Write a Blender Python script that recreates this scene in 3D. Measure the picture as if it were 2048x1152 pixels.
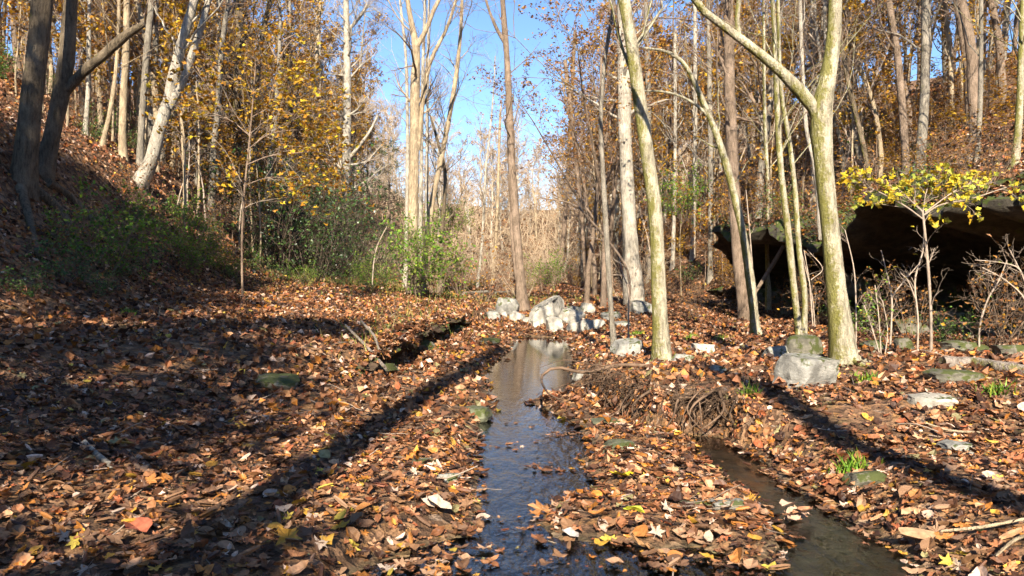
import bpy, math, random
import numpy as np

for o in list(bpy.data.objects):
    bpy.data.objects.remove(o)
SC = bpy.context.scene
COL = SC.collection
rad = math.radians

# ------------------------------------------------------------------ camera
CAM_H, FPX, HORIZON = 1.5, 1480.0, 550.0          # photograph pixels (2048 x 1152)
PITCH = math.atan((576 - HORIZON) / FPX)
cam_d = bpy.data.cameras.new('camera')
cam_d.sensor_width = 36.0
cam_d.lens = 36.0 * FPX / 2048.0
cam_d.clip_start, cam_d.clip_end = 0.05, 1000.0
cam = bpy.data.objects.new('camera', cam_d)
cam.location = (0, 0, CAM_H)
cam.rotation_euler = (math.pi / 2 - PITCH, 0, 0)
COL.objects.link(cam)
SC.camera = cam

# ------------------------------------------------------------------ sky and sun (behind the photographer)
SUN_EL, SUN_AZ = rad(33), rad(182)
world = bpy.data.worlds.new('World')
SC.world = world
world.use_nodes = True
_wn = world.node_tree.nodes
_sky = _wn.new('ShaderNodeTexSky')
_sky.sky_type = 'NISHITA'
_sky.sun_disc = False
_sky.sun_elevation, _sky.sun_rotation = SUN_EL, SUN_AZ
_sky.air_density, _sky.dust_density, _sky.ozone_density = 0.9, 0.0, 5.0
world.node_tree.links.new(_sky.outputs[0], _wn['Background'].inputs[0])
_wn['Background'].inputs[1].default_value = 0.095
sun_d = bpy.data.lights.new('sun', 'SUN')
sun_d.energy, sun_d.angle, sun_d.color = 5.0, rad(0.5), (1.0, 0.91, 0.76)
sun = bpy.data.objects.new('sun', sun_d)
sun.rotation_euler = (math.pi / 2 - SUN_EL, 0, math.pi - SUN_AZ + math.pi)
COL.objects.link(sun)
_sx, _sy = math.sin(SUN_AZ) * math.cos(SUN_EL), math.cos(SUN_AZ) * math.cos(SUN_EL)
from mathutils import Vector
sun.rotation_euler = Vector((_sx, _sy, math.sin(SUN_EL))).to_track_quat('Z', 'Y').to_euler()

SC.view_settings.view_transform = 'Standard'
SC.view_settings.look = 'None'
SC.view_settings.exposure = 1.4
SC.view_settings.gamma = 1.0
SC.view_settings.use_curve_mapping = False
SC.render.engine = 'CYCLES'
SC.cycles.max_bounces = 4
SC.cycles.diffuse_bounces = 1
SC.cycles.glossy_bounces = 2
SC.cycles.transparent_max_bounces = 8
SC.cycles.use_denoising = True
SC.cycles.use_adaptive_sampling = True
SC.cycles.adaptive_threshold = 0.03
SC.cycles.use_light_tree = False
SC.cycles.caustics_reflective = False
SC.cycles.caustics_refractive = False

# ------------------------------------------------------------------ small helpers
def tag(o, label=None, cat=None, group=None, kind=None):
    for k, v in (('label', label), ('category', cat), ('group', group), ('kind', kind)):
        if v:
            o[k] = v
    return o

def link(o, parent=None):
    COL.objects.link(o)
    if parent:
        o.parent = parent
    return o

def empty(name, loc, rz=0.0):
    o = bpy.data.objects.new(name, None)
    o.empty_display_size = 0.1
    o.location = loc
    o.rotation_euler = (0, 0, rz)
    return link(o)

def smooth(t):
    t = np.clip(t, 0, 1)
    return t * t * (3 - 2 * t)

def _hash(ix, iy, iz, seed):
    h = (ix.astype(np.int64) * 374761393 + iy.astype(np.int64) * 668265263 + iz.astype(np.int64) * 2147483647 + seed * 1274126177) & 0xffffffff
    h = ((h ^ (h >> 13)) * 1274126177) & 0xffffffff
    h = h ^ (h >> 16)
    return (h & 0xffff) / 65535.0

def vnoise(x, y, z=None, seed=0):
    x = np.asarray(x, float); y = np.asarray(y, float)
    z = np.zeros_like(x) if z is None else np.asarray(z, float)
    fx, fy, fz = np.floor(x), np.floor(y), np.floor(z)
    ux, uy, uz = x - fx, y - fy, z - fz
    ux, uy, uz = ux * ux * (3 - 2 * ux), uy * uy * (3 - 2 * uy), uz * uz * (3 - 2 * uz)
    r = 0
    for a in (0, 1):
        for b in (0, 1):
            for c in (0, 1):
                w = (ux if a else 1 - ux) * (uy if b else 1 - uy) * (uz if c else 1 - uz)
                r = r + w * _hash(fx + a, fy + b, fz + c, seed)
    return r * 2 - 1

def fbm(x, y, z=None, seed=0, oct=4):
    r, a, f = 0, 1.0, 1.0
    for i in range(oct):
        r = r + a * vnoise(x * f, y * f, None if z is None else z * f, seed + i * 17)
        a *= 0.5; f *= 2.03
    return r

def nrm(v):
    return v / np.maximum(np.linalg.norm(v, axis=-1, keepdims=True), 1e-9)

class MB:
    """collects quads / triangles (numpy) and links them as ONE mesh object"""
    def __init__(self):
        self.v, self.f, self.c, self.n = [], [], [], 0
    def add(self, V, F, C=None):
        V = np.asarray(V, float).reshape(-1, 3); F = np.asarray(F, np.int64)
        self.f.append(F + self.n); self.v.append(V)
        if C is None:
            C = np.ones((len(V), 3)) * 0.5
        C = np.asarray(C, float)
        if C.ndim == 1:
            C = np.repeat(C[None, :], len(V), 0)
        self.c.append(C); self.n += len(V)
        return self
    def mesh(self, name, mat, smooth_shade=True, origin=None, color=True):
        V = np.concatenate(self.v); C = np.concatenate(self.c)
        if origin is not None:
            V = V - np.asarray(origin, float)
        me = bpy.data.meshes.new(name)
        me.vertices.add(len(V)); me.vertices.foreach_set('co', V.astype(np.float32).ravel())
        loops = np.concatenate([f.ravel() for f in self.f])
        starts, s = [], 0
        for f in self.f:
            m, k = f.shape
            starts.append(s + np.arange(m) * k); s += m * k
        starts = np.concatenate(starts)
        me.loops.add(len(loops)); me.loops.foreach_set('vertex_index', loops.astype(np.int32))
        me.polygons.add(len(starts)); me.polygons.foreach_set('loop_start', starts.astype(np.int32))
        me.polygons.foreach_set('use_smooth', np.full(len(starts), smooth_shade))
        if color:
            a = me.color_attributes.new('Col', 'FLOAT_COLOR', 'POINT')
            a.data.foreach_set('color', np.concatenate([C, np.ones((len(C), 1))], 1).astype(np.float32).ravel())
        me.update(calc_edges=True)
        for m in (mat if isinstance(mat, (list, tuple)) else [mat]):
            me.materials.append(m)
        return me
    def build(self, name, mat, parent=None, smooth_shade=True, origin=None, color=True):
        if not self.v:
            return None
        me = self.mesh(name, mat, smooth_shade, origin, color)
        o = bpy.data.objects.new(name, me)
        if origin is not None and parent is None:
            o.location = origin
        return link(o, parent)

def tubes(P, R, s):
    """P (n,k,3) centre lines, R (n,k) radii -> vertices, quads"""
    P = np.asarray(P, float); R = np.asarray(R, float)
    n, k, _ = P.shape
    T = np.empty_like(P)
    T[:, 1:-1] = P[:, 2:] - P[:, :-2]; T[:, 0] = P[:, 1] - P[:, 0]; T[:, -1] = P[:, -1] - P[:, -2]
    T = nrm(T)
    mean = nrm(P[:, -1] - P[:, 0] + 1e-6)
    ref = np.zeros((n, 3)); ref[np.arange(n), np.argmin(np.abs(mean), 1)] = 1
    A = nrm(np.cross(T, ref[:, None, :])); B = np.cross(T, A)
    th = np.arange(s) * 2 * math.pi / s
    V = P[:, :, None, :] + R[:, :, None, None] * (A[:, :, None, :] * np.cos(th)[None, None, :, None] + B[:, :, None, :] * np.sin(th)[None, None, :, None])
    i = np.arange(n)[:, None, None] * k * s; j = np.arange(k - 1)[None, :, None] * s; q = np.arange(s)[None, None, :]
    a = i + j + q; b = i + j + (q + 1) % s
    F = np.stack([a, b, b + s, a + s], -1).reshape(-1, 4)
    return V.reshape(-1, 3), F

def spline(pts, n):
    """Catmull-Rom through pts (any columns), n samples"""
    p = np.asarray(pts, float)
    if len(p) == 2:
        t = np.linspace(0, 1, n)[:, None]
        return p[0] * (1 - t) + p[1] * t
    d = np.concatenate([[0], np.cumsum(np.linalg.norm(np.diff(p[:, :3], axis=0), axis=1) + 1e-6)])
    t = np.linspace(0, d[-1], n)
    q = np.vstack([2 * p[0] - p[1], p, 2 * p[-1] - p[-2]])
    dq = np.concatenate([[2 * d[0] - d[1]], d, [2 * d[-1] - d[-2]]])
    out = []
    for x in t:
        i = min(max(np.searchsorted(d, x, side='right') - 1, 0), len(p) - 2)
        u = (x - d[i]) / (d[i + 1] - d[i])
        p0, p1, p2, p3 = q[i], q[i + 1], q[i + 2], q[i + 3]
        m1 = (p2 - p0) / (dq[i + 2] - dq[i]) * (d[i + 1] - d[i]); m2 = (p3 - p1) / (dq[i + 3] - dq[i + 1]) * (d[i + 1] - d[i])
        out.append((2 * u**3 - 3 * u**2 + 1) * p1 + (u**3 - 2 * u**2 + u) * m1 + (-2 * u**3 + 3 * u**2) * p2 + (u**3 - u**2) * m2)
    return np.array(out)

# ------------------------------------------------------------------ materials
MAT = {}
class NT:
    def __init__(self, name):
        self.m = bpy.data.materials.new(name); self.m.use_nodes = True
        self.t = self.m.node_tree; self.b = self.t.nodes['Principled BSDF']; self.out = self.t.nodes['Material Output']
        MAT[name] = self.m
    def n(self, typ, ins=None, **kw):
        x = self.t.nodes.new('ShaderNode' + typ)
        for k, v in kw.items():
            setattr(x, k, v)
        for k, v in (ins or {}).items():
            s = x.inputs[k]
            if hasattr(v, 'is_output'):
                self.t.links.new(v, s)
            else:
                s.default_value = v
        return x
    def l(self, a, b):
        self.t.links.new(a, b)
    def coord(self, kind='Object', scale=(1, 1, 1)):
        c = self.n('TexCoord'); m = self.n('Mapping', {'Vector': c.outputs[kind], 'Scale': scale})
        return m.outputs[0]
    def noise(self, vec, scale, detail=4, rough=0.55):
        return self.n('TexNoise', {'Vector': vec, 'Scale': scale, 'Detail': detail, 'Roughness': rough}).outputs['Fac']
    def ramp(self, fac, stops, interp='LINEAR'):
        r = self.n('ValToRGB', {'Fac': fac}); e = r.color_ramp; e.interpolation = interp
        while len(e.elements) > len(stops):
            e.elements.remove(e.elements[-1])
        while len(e.elements) < len(stops):
            e.elements.new(0.5)
        for el, (p, c) in zip(e.elements, stops):
            el.position = p; el.color = (c[0], c[1], c[2], 1) if len(c) == 3 else c
        return r.outputs['Color']
    def mix(self, fac, a, b, mode='MIX'):
        x = self.n('Mix', data_type='RGBA', blend_type=mode)
        for s, v in ((x.inputs[0], fac), (x.inputs[6], a), (x.inputs[7], b)):
            if hasattr(v, 'is_output'):
                self.l(v, s)
            elif isinstance(v, (int, float)):
                s.default_value = v
            else:
                s.default_value = (v[0], v[1], v[2], 1)
        return x.outputs[2]
    def math(self, op, a, b=0.0, clamp=False):
        x = self.n('Math', operation=op, use_clamp=clamp)
        for s, v in ((x.inputs[0], a), (x.inputs[1], b)):
            if hasattr(v, 'is_output'):
                self.l(v, s)
            else:
                s.default_value = v
        return x.outputs[0]
    def bump(self, h, strength=0.5, dist=0.02):
        return self.n('Bump', {'Height': h, 'Strength': strength, 'Distance': dist}).outputs[0]
    def done(self, color=None, rough=0.8, normal=None, spec=0.3):
        if color is not None:
            if hasattr(color, 'is_output'):
                self.l(color, self.b.inputs['Base Color'])
            else:
                self.b.inputs['Base Color'].default_value = (*color, 1)
        if hasattr(rough, 'is_output'):
            self.l(rough, self.b.inputs['Roughness'])
        else:
            self.b.inputs['Roughness'].default_value = rough
        if normal is not None:
            self.l(normal, self.b.inputs['Normal'])
        self.b.inputs['Specular IOR Level'].default_value = spec
        return self.m

K = lambda v: (v, v, v)
def bark(name, dark, light, moss=0.0, patch=0.5, moss_col=(0.115, 0.105, 0.018), fur=1.0):
    t = NT(name)
    v = t.coord('Object', (1, 1, 0.22))
    v2 = t.coord('Object', (1, 1, 0.7))
    streak = t.noise(v, 26 * fur, 5, 0.65)
    fine = t.noise(v2, 70, 3, 0.6)
    big = t.noise(v2, 3.3, 4, 0.6)
    c = t.ramp(streak, [(0.3, dark), (0.62, light)])
    pale = tuple(min(1, x * 1.45 + 0.02) for x in light)
    c = t.mix(t.ramp(big, [(0.48, K(0)), (0.62, K(patch))]), c, pale)
    c = t.mix(t.ramp(fine, [(0.35, K(0.45)), (0.5, K(0))]), c, dark)
    if moss:
        geo = t.n('NewGeometry')
        sx = t.n('SeparateXYZ', {'Vector': geo.outputs['Normal']})
        m = t.math('ADD', t.math('MULTIPLY', t.noise(v2, 5, 4, 0.6), 0.45), t.math('MULTIPLY', t.noise(v2, 22, 5, 0.75), 0.55))
        side = t.math('MULTIPLY_ADD', sx.outputs['X'], -0.16)
        side.node.inputs[2].default_value = moss - 0.5
        mm = t.math('ADD', m, side)
        c = t.mix(t.ramp(mm, [(0.45, K(0)), (0.58, K(0.88))]), c, t.mix(fine, moss_col, tuple(x * 2.2 for x in moss_col)))
    h = t.math('ADD', t.math('MULTIPLY', streak, 1.0), t.math('MULTIPLY', fine, 0.4))
    return t.done(c, 0.85, t.bump(h, 1.0, 0.05), 0.2)

bark('bark_grey', (0.11, 0.09, 0.07), (0.30, 0.26, 0.20), 0.28)
bark('bark_pale', (0.20, 0.17, 0.13), (0.48, 0.42, 0.33), 0.20)
bark('bark_moss', (0.15, 0.125, 0.08), (0.50, 0.44, 0.31), 0.455)
bark('bark_dark', (0.05, 0.037, 0.024), (0.20, 0.15, 0.095), 0.34)
bark('bark_brown', (0.10, 0.07, 0.045), (0.28, 0.20, 0.14), 0.22)
bark('bark_tan', (0.16, 0.12, 0.075), (0.46, 0.35, 0.22), 0.25)
bark('bark_log', (0.10, 0.075, 0.055), (0.33, 0.27, 0.22), 0.36, 0.4)
def flat_wood(name, a, b):
    t = NT(name)
    v = t.coord('Object')
    return t.done(t.ramp(t.noise(v, 6, 3), [(0.35, a), (0.65, b)]), 0.8, None, 0.2)
flat_wood('twig_brown', (0.12, 0.08, 0.055), (0.27, 0.19, 0.13))
flat_wood('twig_pale', (0.27, 0.21, 0.155), (0.48, 0.38, 0.29))
flat_wood('twig_dark', (0.045, 0.034, 0.026), (0.12, 0.085, 0.06))
flat_wood('twig_far', (0.36, 0.26, 0.165), (0.56, 0.43, 0.29))  # lightened twig colour: pale haze and glare of the distance painted in
flat_wood('twig_sapling', (0.22, 0.165, 0.12), (0.38, 0.30, 0.23))
flat_wood('root', (0.05, 0.031, 0.02), (0.19, 0.12, 0.075))

def leafmat(name, rough, transl, spec, vein=True):
    t = NT(name)
    a = t.n('Attribute', attribute_name='Col')
    v = t.coord('Object')
    nz = t.noise(v, 34, 3)
    c = t.mix(1.0, a.outputs['Color'], t.ramp(nz, [(0.3, K(0.62)), (0.7, K(1.25))]), 'MULTIPLY')
    t.done(c, rough, t.bump(nz, 0.4, 0.01), spec)
    if transl:
        tr = t.n('BsdfTranslucent', {'Color': c})
        mx = t.n('MixShader', {0: transl, 1: t.b.outputs[0], 2: tr.outputs[0]})
        t.l(mx.outputs[0], t.out.inputs['Surface'])
    return t.m
leafmat('litter', 0.55, 0.06, 0.35)
leafmat('foliage', 0.5, 0.28, 0.3)
leafmat('evergreen', 0.35, 0.12, 0.45)
leafmat('grass', 0.5, 0.25, 0.3)

# ground: leaf mould with wet stream bed, moss patches
t = NT('ground')
v = t.coord('Object')
def cells(scale):
    x = t.n('TexVoronoi', {'Vector': v, 'Scale': scale, 'Randomness': 1.0}, feature='F1')
    return x.outputs['Color'], x.outputs['Distance']
ca, da = cells(13.0)
cb, db = cells(7.0)
cols = [(0.0, (0.035, 0.02, 0.012)), (0.3, (0.10, 0.055, 0.03)), (0.5, (0.18, 0.095, 0.05)), (0.7, (0.27, 0.15, 0.08)), (0.88, (0.33, 0.16, 0.05)), (1.0, (0.42, 0.29, 0.20))]
ra = t.ramp(t.n('SeparateColor', {'Color': ca}).outputs[0], cols)
rb = t.ramp(t.n('SeparateColor', {'Color': cb}).outputs[1], cols)
c = t.mix(0.45, ra, rb)
c = t.mix(t.ramp(t.noise(v, 45, 4), [(0.35, K(0.55)), (0.55, K(0))]), c, (0.03, 0.018, 0.01))
mossn = t.noise(v, 0.8, 5, 0.65)
c = t.mix(t.ramp(mossn, [(0.60, K(0)), (0.70, K(0.5))]), c, (0.07, 0.085, 0.018))
sep = t.n('SeparateXYZ', {'Vector': t.n('NewGeometry').outputs['Position']})
bed = t.ramp(t.noise(v, 9, 6, 0.7), [(0.3, (0.03, 0.027, 0.013)), (0.5, (0.09, 0.08, 0.04)), (0.7, (0.19, 0.165, 0.09))])
wet = t.ramp(t.math('MULTIPLY_ADD', sep.outputs['Z'], 10.0), [(0.0, K(1)), (0.55, K(0))])
wet.node.inputs['Fac'].links[0].from_node.inputs[2].default_value = 0.3
c = t.mix(wet, c, bed)
h = t.math('ADD', t.math('MULTIPLY', da, 0.9), t.math('MULTIPLY', t.noise(v, 30, 4), 0.7))
t.done(c, t.mix(wet, K(0.9), K(0.35)), t.bump(h, 0.9, 0.06), 0.25)

# water: a clear sheet that reflects by Fresnel and lets the bed through
t = NT('water')
v = t.coord('Object', (1, 0.38, 1))
v1 = t.coord('Object', (1.0, 0.6, 1))
sepw = t.n('SeparateXYZ', {'Vector': t.n('NewGeometry').outputs['Position']})
calm = t.ramp(t.math('MULTIPLY', sepw.outputs['Y'], 0.1), [(0.45, K(1)), (0.7, K(0.55)), (1.0, K(0.06))])
hh = t.math('ADD', t.math('MULTIPLY', t.noise(v, 11, 3), 1.0), t.math('MULTIPLY', t.noise(v1, 38, 3), 0.25))
hh = t.math('MULTIPLY', hh, calm)
bn = t.bump(hh, 0.4, 0.05)
gl = t.n('BsdfGlossy', {'Color': (1, 1, 1, 1), 'Roughness': 0.03, 'Normal': bn})
tp = t.n('BsdfTransparent', {'Color': (0.78, 0.76, 0.62, 1)})
fr = t.n('Fresnel', {'IOR': 1.6, 'Normal': bn})
mx = t.n('MixShader', {0: fr.outputs[0], 1: tp.outputs[0], 2: gl.outputs[0]})
t.l(mx.outputs[0], t.out.inputs['Surface'])

def stone(name, a, b, moss, mosscol=(0.05, 0.058, 0.013)):
    t = NT(name)
    v = t.coord('Object'); vs = t.coord('Object', (1, 1, 3.0))
    n1 = t.noise(v, 4, 6, 0.65); n2 = t.noise(vs, 22, 5, 0.7)
    c = t.mix(n2, a, b)
    c = t.mix(t.ramp(n1, [(0.42, K(0.75)), (0.62, K(0))]), c, tuple(x * 0.45 for x in a))
    geo = t.n('NewGeometry'); sz = t.n('SeparateXYZ', {'Vector': geo.outputs['Normal']})
    m = t.math('ADD', t.noise(v, 5.5, 5, 0.7), t.math('MULTIPLY', sz.outputs['Z'], 0.10))
    c = t.mix(t.ramp(m, [(0.66 - moss * 0.3, K(0)), (0.73 - moss * 0.3, K(0.95))]), c, t.mix(t.noise(v, 60, 2), mosscol, tuple(x * 1.5 for x in mosscol)))
    hgt = t.math('ADD', t.math('MULTIPLY', n2, 0.5), n1)
    return t.done(c, 0.85, t.bump(hgt, 0.7, 0.04), 0.25)
stone('stone_pale', (0.38, 0.34, 0.27), (0.68, 0.62, 0.52), 0.12)
stone('stone_grey', (0.26, 0.245, 0.21), (0.47, 0.44, 0.38), 0.25)
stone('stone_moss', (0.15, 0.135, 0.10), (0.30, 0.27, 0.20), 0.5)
stone('stone_wet', (0.10, 0.10, 0.06), (0.27, 0.27, 0.17), 0.3)
stone('bank_earth', (0.055, 0.035, 0.022), (0.15, 0.10, 0.06), 0.28, (0.05, 0.065, 0.012))
stone('bed_rock', (0.42, 0.36, 0.18), (0.70, 0.62, 0.38), 0.0)
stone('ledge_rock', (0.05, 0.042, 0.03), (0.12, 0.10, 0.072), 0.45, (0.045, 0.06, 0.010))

# ------------------------------------------------------------------ terrain
def px2dir(px, py):
    r = np.array([(px - 1024) / FPX, 1.0, 0.0]); k = (576 - py) / FPX
    cp, sp = math.cos(PITCH), math.sin(PITCH)
    return np.array([r[0], cp + sp * k, -sp + cp * k])

def at(px, py, D):
    """the point at depth D (metres ahead) that is seen at that place of the photograph"""
    d = px2dir(px, py)
    return np.array([0, 0, CAM_H]) + d * (D / d[1])

def gz(px, py, z=0.0):
    d = px2dir(px, py)
    return (np.array([0, 0, CAM_H]) + d * ((z - CAM_H) / d[2]))[:2]

MAIN = [gz(*p) for p in [(1040, 672), (1000, 715), (962, 755), (990, 815), (945, 880), (945, 960), (955, 1060), (840, 1090), (700, 1152), (700, 1500),
                          (1560, 1500), (1560, 1152), (1400, 1100), (1120, 1080), (1062, 1050), (1110, 1000), (1235, 985), (1160, 930), (1195, 885), (1130, 835), (1050, 803), (1155, 780), (1150, 730), (1142, 678)]]
SIDE = [gz(*p) for p in [(1365, 872), (1385, 895), (1440, 955), (1535, 1015), (1560, 1075), (1530, 1152), (1450, 1500), (2000, 1500), (1835, 1152), (1735, 1065), (1640, 1005), (1555, 955), (1480, 900), (1430, 875)]]

def poly_sd(x, y, P):
    P = np.array(P); d = np.full(x.shape, 1e9); inside = np.zeros(x.shape, bool)
    for i in range(len(P)):
        a, b = P[i], P[(i + 1) % len(P)]
        e = b - a
        tt = np.clip(((x - a[0]) * e[0] + (y - a[1]) * e[1]) / (e @ e), 0, 1)
        d = np.minimum(d, np.hypot(x - a[0] - tt * e[0], y - a[1] - tt * e[1]))
        cond = (a[1] > y) != (b[1] > y)
        with np.errstate(divide='ignore', invalid='ignore'):
            xi = (b[0] - a[0]) * (y - a[1]) / (b[1] - a[1]) + a[0]
        inside ^= cond & (x < xi)
    return np.where(inside, -d, d)

def creek_sd(x, y):
    w = 0.06 * vnoise(x * 4, y * 4, None, 5) + 0.03 * vnoise(x * 11, y * 11, None, 6)
    return np.minimum(poly_sd(x, y, MAIN), poly_sd(x, y, SIDE)) + w

def tab(y, pairs):
    p = np.array(pairs, float)
    return np.interp(y, p[:, 0], p[:, 1])

XL = [(-40, -0.6), (3, -0.6), (4.3, -0.2), (8, -0.25), (10.8, -0.45), (18, 0.1), (22, 0.2), (40, -0.5), (300, 0)]
XS = [(-40, -4.4), (3, -4.4), (6, -3.6), (8, -2.8), (9, -2.05), (10.6, -1.7), (13.8, -1.62), (18, -1.3), (23, -0.6), (30, -1.0), (300, -1)]
XR = [(-40, 2.1), (3.7, 2.1), (6.3, 2.05), (6.6, 1.9), (6.9, 1.25), (8.6, 0.98), (10, 0.98), (17, 1.45), (20, 1.7), (30, 1.2), (300, 1.2)]
HB = [(-40, 0.10), (5.8, 0.12), (6.6, 0.32), (8.6, 0.34), (10, 0.16), (18, 0.10), (300, 0.1)]
FL = [(-60, -6.5), (0, -7.0), (11, -7.6), (14, -8.0), (20, -8.6), (30, -9.0), (45, -8.0), (60, -6.8), (90, -9), (130, -20), (300, -30)]
WR = [(-60, 9.0), (6, 8.6), (11, 8.2), (14, 7.8), (18, 7.5), (22, 7.5), (25, 7.7), (28, 7.6), (34, 6.2), (42, 4.6), (60, 3.6), (90, 5), (130, 14), (300, 20)]

def H(x, y):
    x = np.asarray(x, float); y = np.asarray(y, float)
    x, y = np.broadcast_arrays(x, y)
    z = np.full(x.shape, 0.05)
    dl = np.maximum(tab(y, XL) - x, 0)
    z = z + 0.07 * smooth(dl / 0.6) + 0.03 * np.minimum(dl, 9) + 0.085 * np.maximum(np.minimum(dl, 9) - 1.8, 0)
    led = smooth((y - 8.4) / 2.0) * (1 - smooth((y - 21) / 5))
    wdt = 2.6 * (1 - led) + 0.14 * led
    ds = tab(y, XS) + 0.15 * vnoise(y * 1.3, y * 0 + 3.3, None, 9) - x
    z = z + 0.30 * smooth((ds + wdt * 0.3) / wdt)
    dr = np.maximum(x - tab(y, XR), 0)
    rb = smooth((y - 6.1) / 0.5) * (1 - smooth((y - 9.2) / 1.2))
    z = z + tab(y, HB) * smooth(dr / (0.5 * (1 - rb) + 0.12 * rb)) + 0.035 * np.minimum(dr, 8)
    z = z + 0.22 * smooth((y - 18.5) / 6) + 0.012 * np.maximum(y - 25, 0) * (y < 400)
    # left hillside
    d = tab(y, FL) + 0.5 * vnoise(y * 0.25, y * 0 + 1.7, None, 21) - x
    steep = 1.9 * (1 - 0.5 * smooth((y - 24) / 10))
    hl = steep * smooth((d + 1.6) / 4.4) + 0.66 * np.maximum(d - 0.8, 0) * smooth(d / 2)
    hl = 20 * (1 - np.exp(-np.maximum(hl, 0) / 20)) * 1.2
    # right hillside, cliff near, slope far
    d = x - tab(y, WR)
    cliff = 1 - smooth((y - 22) / 4)
    d2 = d + 0.4 * vnoise(y * 0.3, x * 0.3, None, 22)
    hs = 0.66 * np.maximum(d2, 0) * smooth(d2 / 1.6 + 0.2)
    hc = 2.5 * smooth((d - 2.2) / 0.5) + 0.68 * np.maximum(d - 2.4, 0)
    hr = hc * cliff + hs * (1 - cliff)
    hr = 18 * (1 - np.exp(-np.maximum(hr, 0) / 18)) * 1.25
    z = z + hl + hr
    z = z + (11.5 + 1.5 * vnoise(x * 0.045, y * 0.02, None, 36)) * smooth((y - 68) / 60) * smooth((300 - y) / 100)
    hillish = np.clip((hl + hr) / 2, 0, 1)
    z = z + (0.02 + 0.10 * hillish) * fbm(x * 0.9, y * 0.9, None, 31, 4) + 0.25 * hillish * vnoise(x * 0.23, y * 0.23, None, 33)
    z = z + 0.018 * fbm(x * 4.1, y * 4.1, None, 35, 3)
    sd = creek_sd(x, y)
    lim = smooth(sd / 0.16)
    zin = -0.10 * smooth(-sd / 0.14) + 0.012 * fbm(x * 5, y * 5, None, 41, 3)
    return np.where((y < 22) & (y > -12), np.where(sd < 0, zin, np.minimum(z, 0.01 + 2 * sd) * lim + z * 0), z)

def H1(x, y):
    return float(H(np.array([x]), np.array([y]))[0])

def G(px, py, far=120.0):
    """first ground point on the line of sight of a photograph pixel"""
    ys = np.concatenate([np.arange(3, 30, 0.04), np.arange(30, far, 0.2)])
    d = px2dir(px, py)
    x = d[0] / d[1] * ys; z = CAM_H + d[2] / d[1] * ys
    hit = np.nonzero(z <= H(x, ys))[0]
    i = hit[0] if len(hit) else len(ys) - 1
    return np.array([x[i], ys[i], H1(x[i], ys[i])])

def axis(segs):
    out = [segs[0][0]]
    for a, b, s0, s1 in segs:
        p = a
        while p < b - 1e-6:
            u = (p - a) / (b - a)
            p = min(p + s0 * (1 - u) + s1 * u, b)
            out.append(p)
    return np.array(out)
gx = axis([(-160, -30, 9, 1.2), (-30, -12, 1.0, 0.28), (-12, -4, 0.26, 0.09), (-4, 4.5, 0.075, 0.075), (4.5, 12, 0.09, 0.24), (12, 30, 0.28, 1.0), (30, 160, 1.2, 9)])
gy = axis([(-60, -6, 6, 1.0), (-6, 3, 1.0, 0.09), (3, 12, 0.07, 0.085), (12, 30, 0.09, 0.26), (30, 80, 0.3, 1.4), (80, 280, 1.6, 9)])
GX, GY = np.meshgrid(gx, gy)
GZ = H(GX, GY)
nx_, ny_ = len(gx), len(gy)
idx = np.arange(nx_ * ny_).reshape(ny_, nx_)
m = MB()
m.add(np.stack([GX, GY, GZ], -1).reshape(-1, 3), np.stack([idx[:-1, :-1], idx[:-1, 1:], idx[1:, 1:], idx[1:, :-1]], -1).reshape(-1, 4))
ground = m.build('ground', MAT['ground'], color=False)
tag(ground, 'leaf strewn forest floor and hillsides of the creek valley', kind='structure')

def Hn(x, y):
    e = 0.06
    zx = (H(x + e, y) - H(x - e, y)) / (2 * e); zy = (H(x, y + e) - H(x, y - e)) / (2 * e)
    return nrm(np.stack([-zx, -zy, np.ones_like(zx)], -1))

wx, wy = np.meshgrid(np.linspace(-2.6, 3.2, 30), np.linspace(-6, 20.5, 90))
wi = np.arange(wx.size).reshape(wx.shape)
m = MB()
m.add(np.stack([wx, wy, 0 * wx], -1).reshape(-1, 3), np.stack([wi[:-1, :-1], wi[:-1, 1:], wi[1:, 1:], wi[1:, :-1]], -1).reshape(-1, 4))
water = m.build('creek_water', MAT['water'], color=False)
tag(water, 'shallow clear creek water reflecting blue sky', kind='structure')

# ------------------------------------------------------------------ rocks
def ico(sub):
    import bmesh
    bm = bmesh.new(); bmesh.ops.create_icosphere(bm, subdivisions=sub, radius=1.0)
    V = np.array([v.co[:] for v in bm.verts]); F = np.array([[v.index for v in f.verts] for f in bm.faces]); bm.free()
    return V, F
ICO3, ICO4 = ico(3), ico(4)

def rock_mesh(seed, size, sub=ICO4, planes=7, cut=0.6, rough=0.08):
    r = np.random.default_rng(seed)
    V, F = sub[0].copy(), sub[1]
    ax = nrm(np.eye(3) + r.normal(size=(3, 3)) * 0.22)
    for q_ in range(planes + 6):
        n = ax[q_ % 3] * (1 if q_ < 3 else -1) if q_ < 6 else nrm(r.normal(size=3) * np.array([1, 1, 0.9]))
        d = r.uniform(cut, cut + 0.16) if q_ < 6 else r.uniform(cut + 0.1, cut + 0.45)
        s = V @ n
        V = np.where((s > d)[:, None], V - (s - d)[:, None] * n, V)
    V = V / np.abs(V).max(0) * 0.8
    o = r.uniform(0, 50, 3)
    n1 = fbm(V[:, 0] * 2.2 + o[0], V[:, 1] * 2.2 + o[1], V[:, 2] * 2.2 + o[2], seed, 4)
    V = V * (1 + rough * n1)[:, None]
    strata = vnoise(V[:, 0] * 0.6, V[:, 1] * 0.6, V[:, 2] * 7 + o[0], seed + 3)
    V[:, :2] *= (1 + 0.035 * strata)[:, None]
    return V * np.array(size) * 0.5 / 0.8, F

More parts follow.
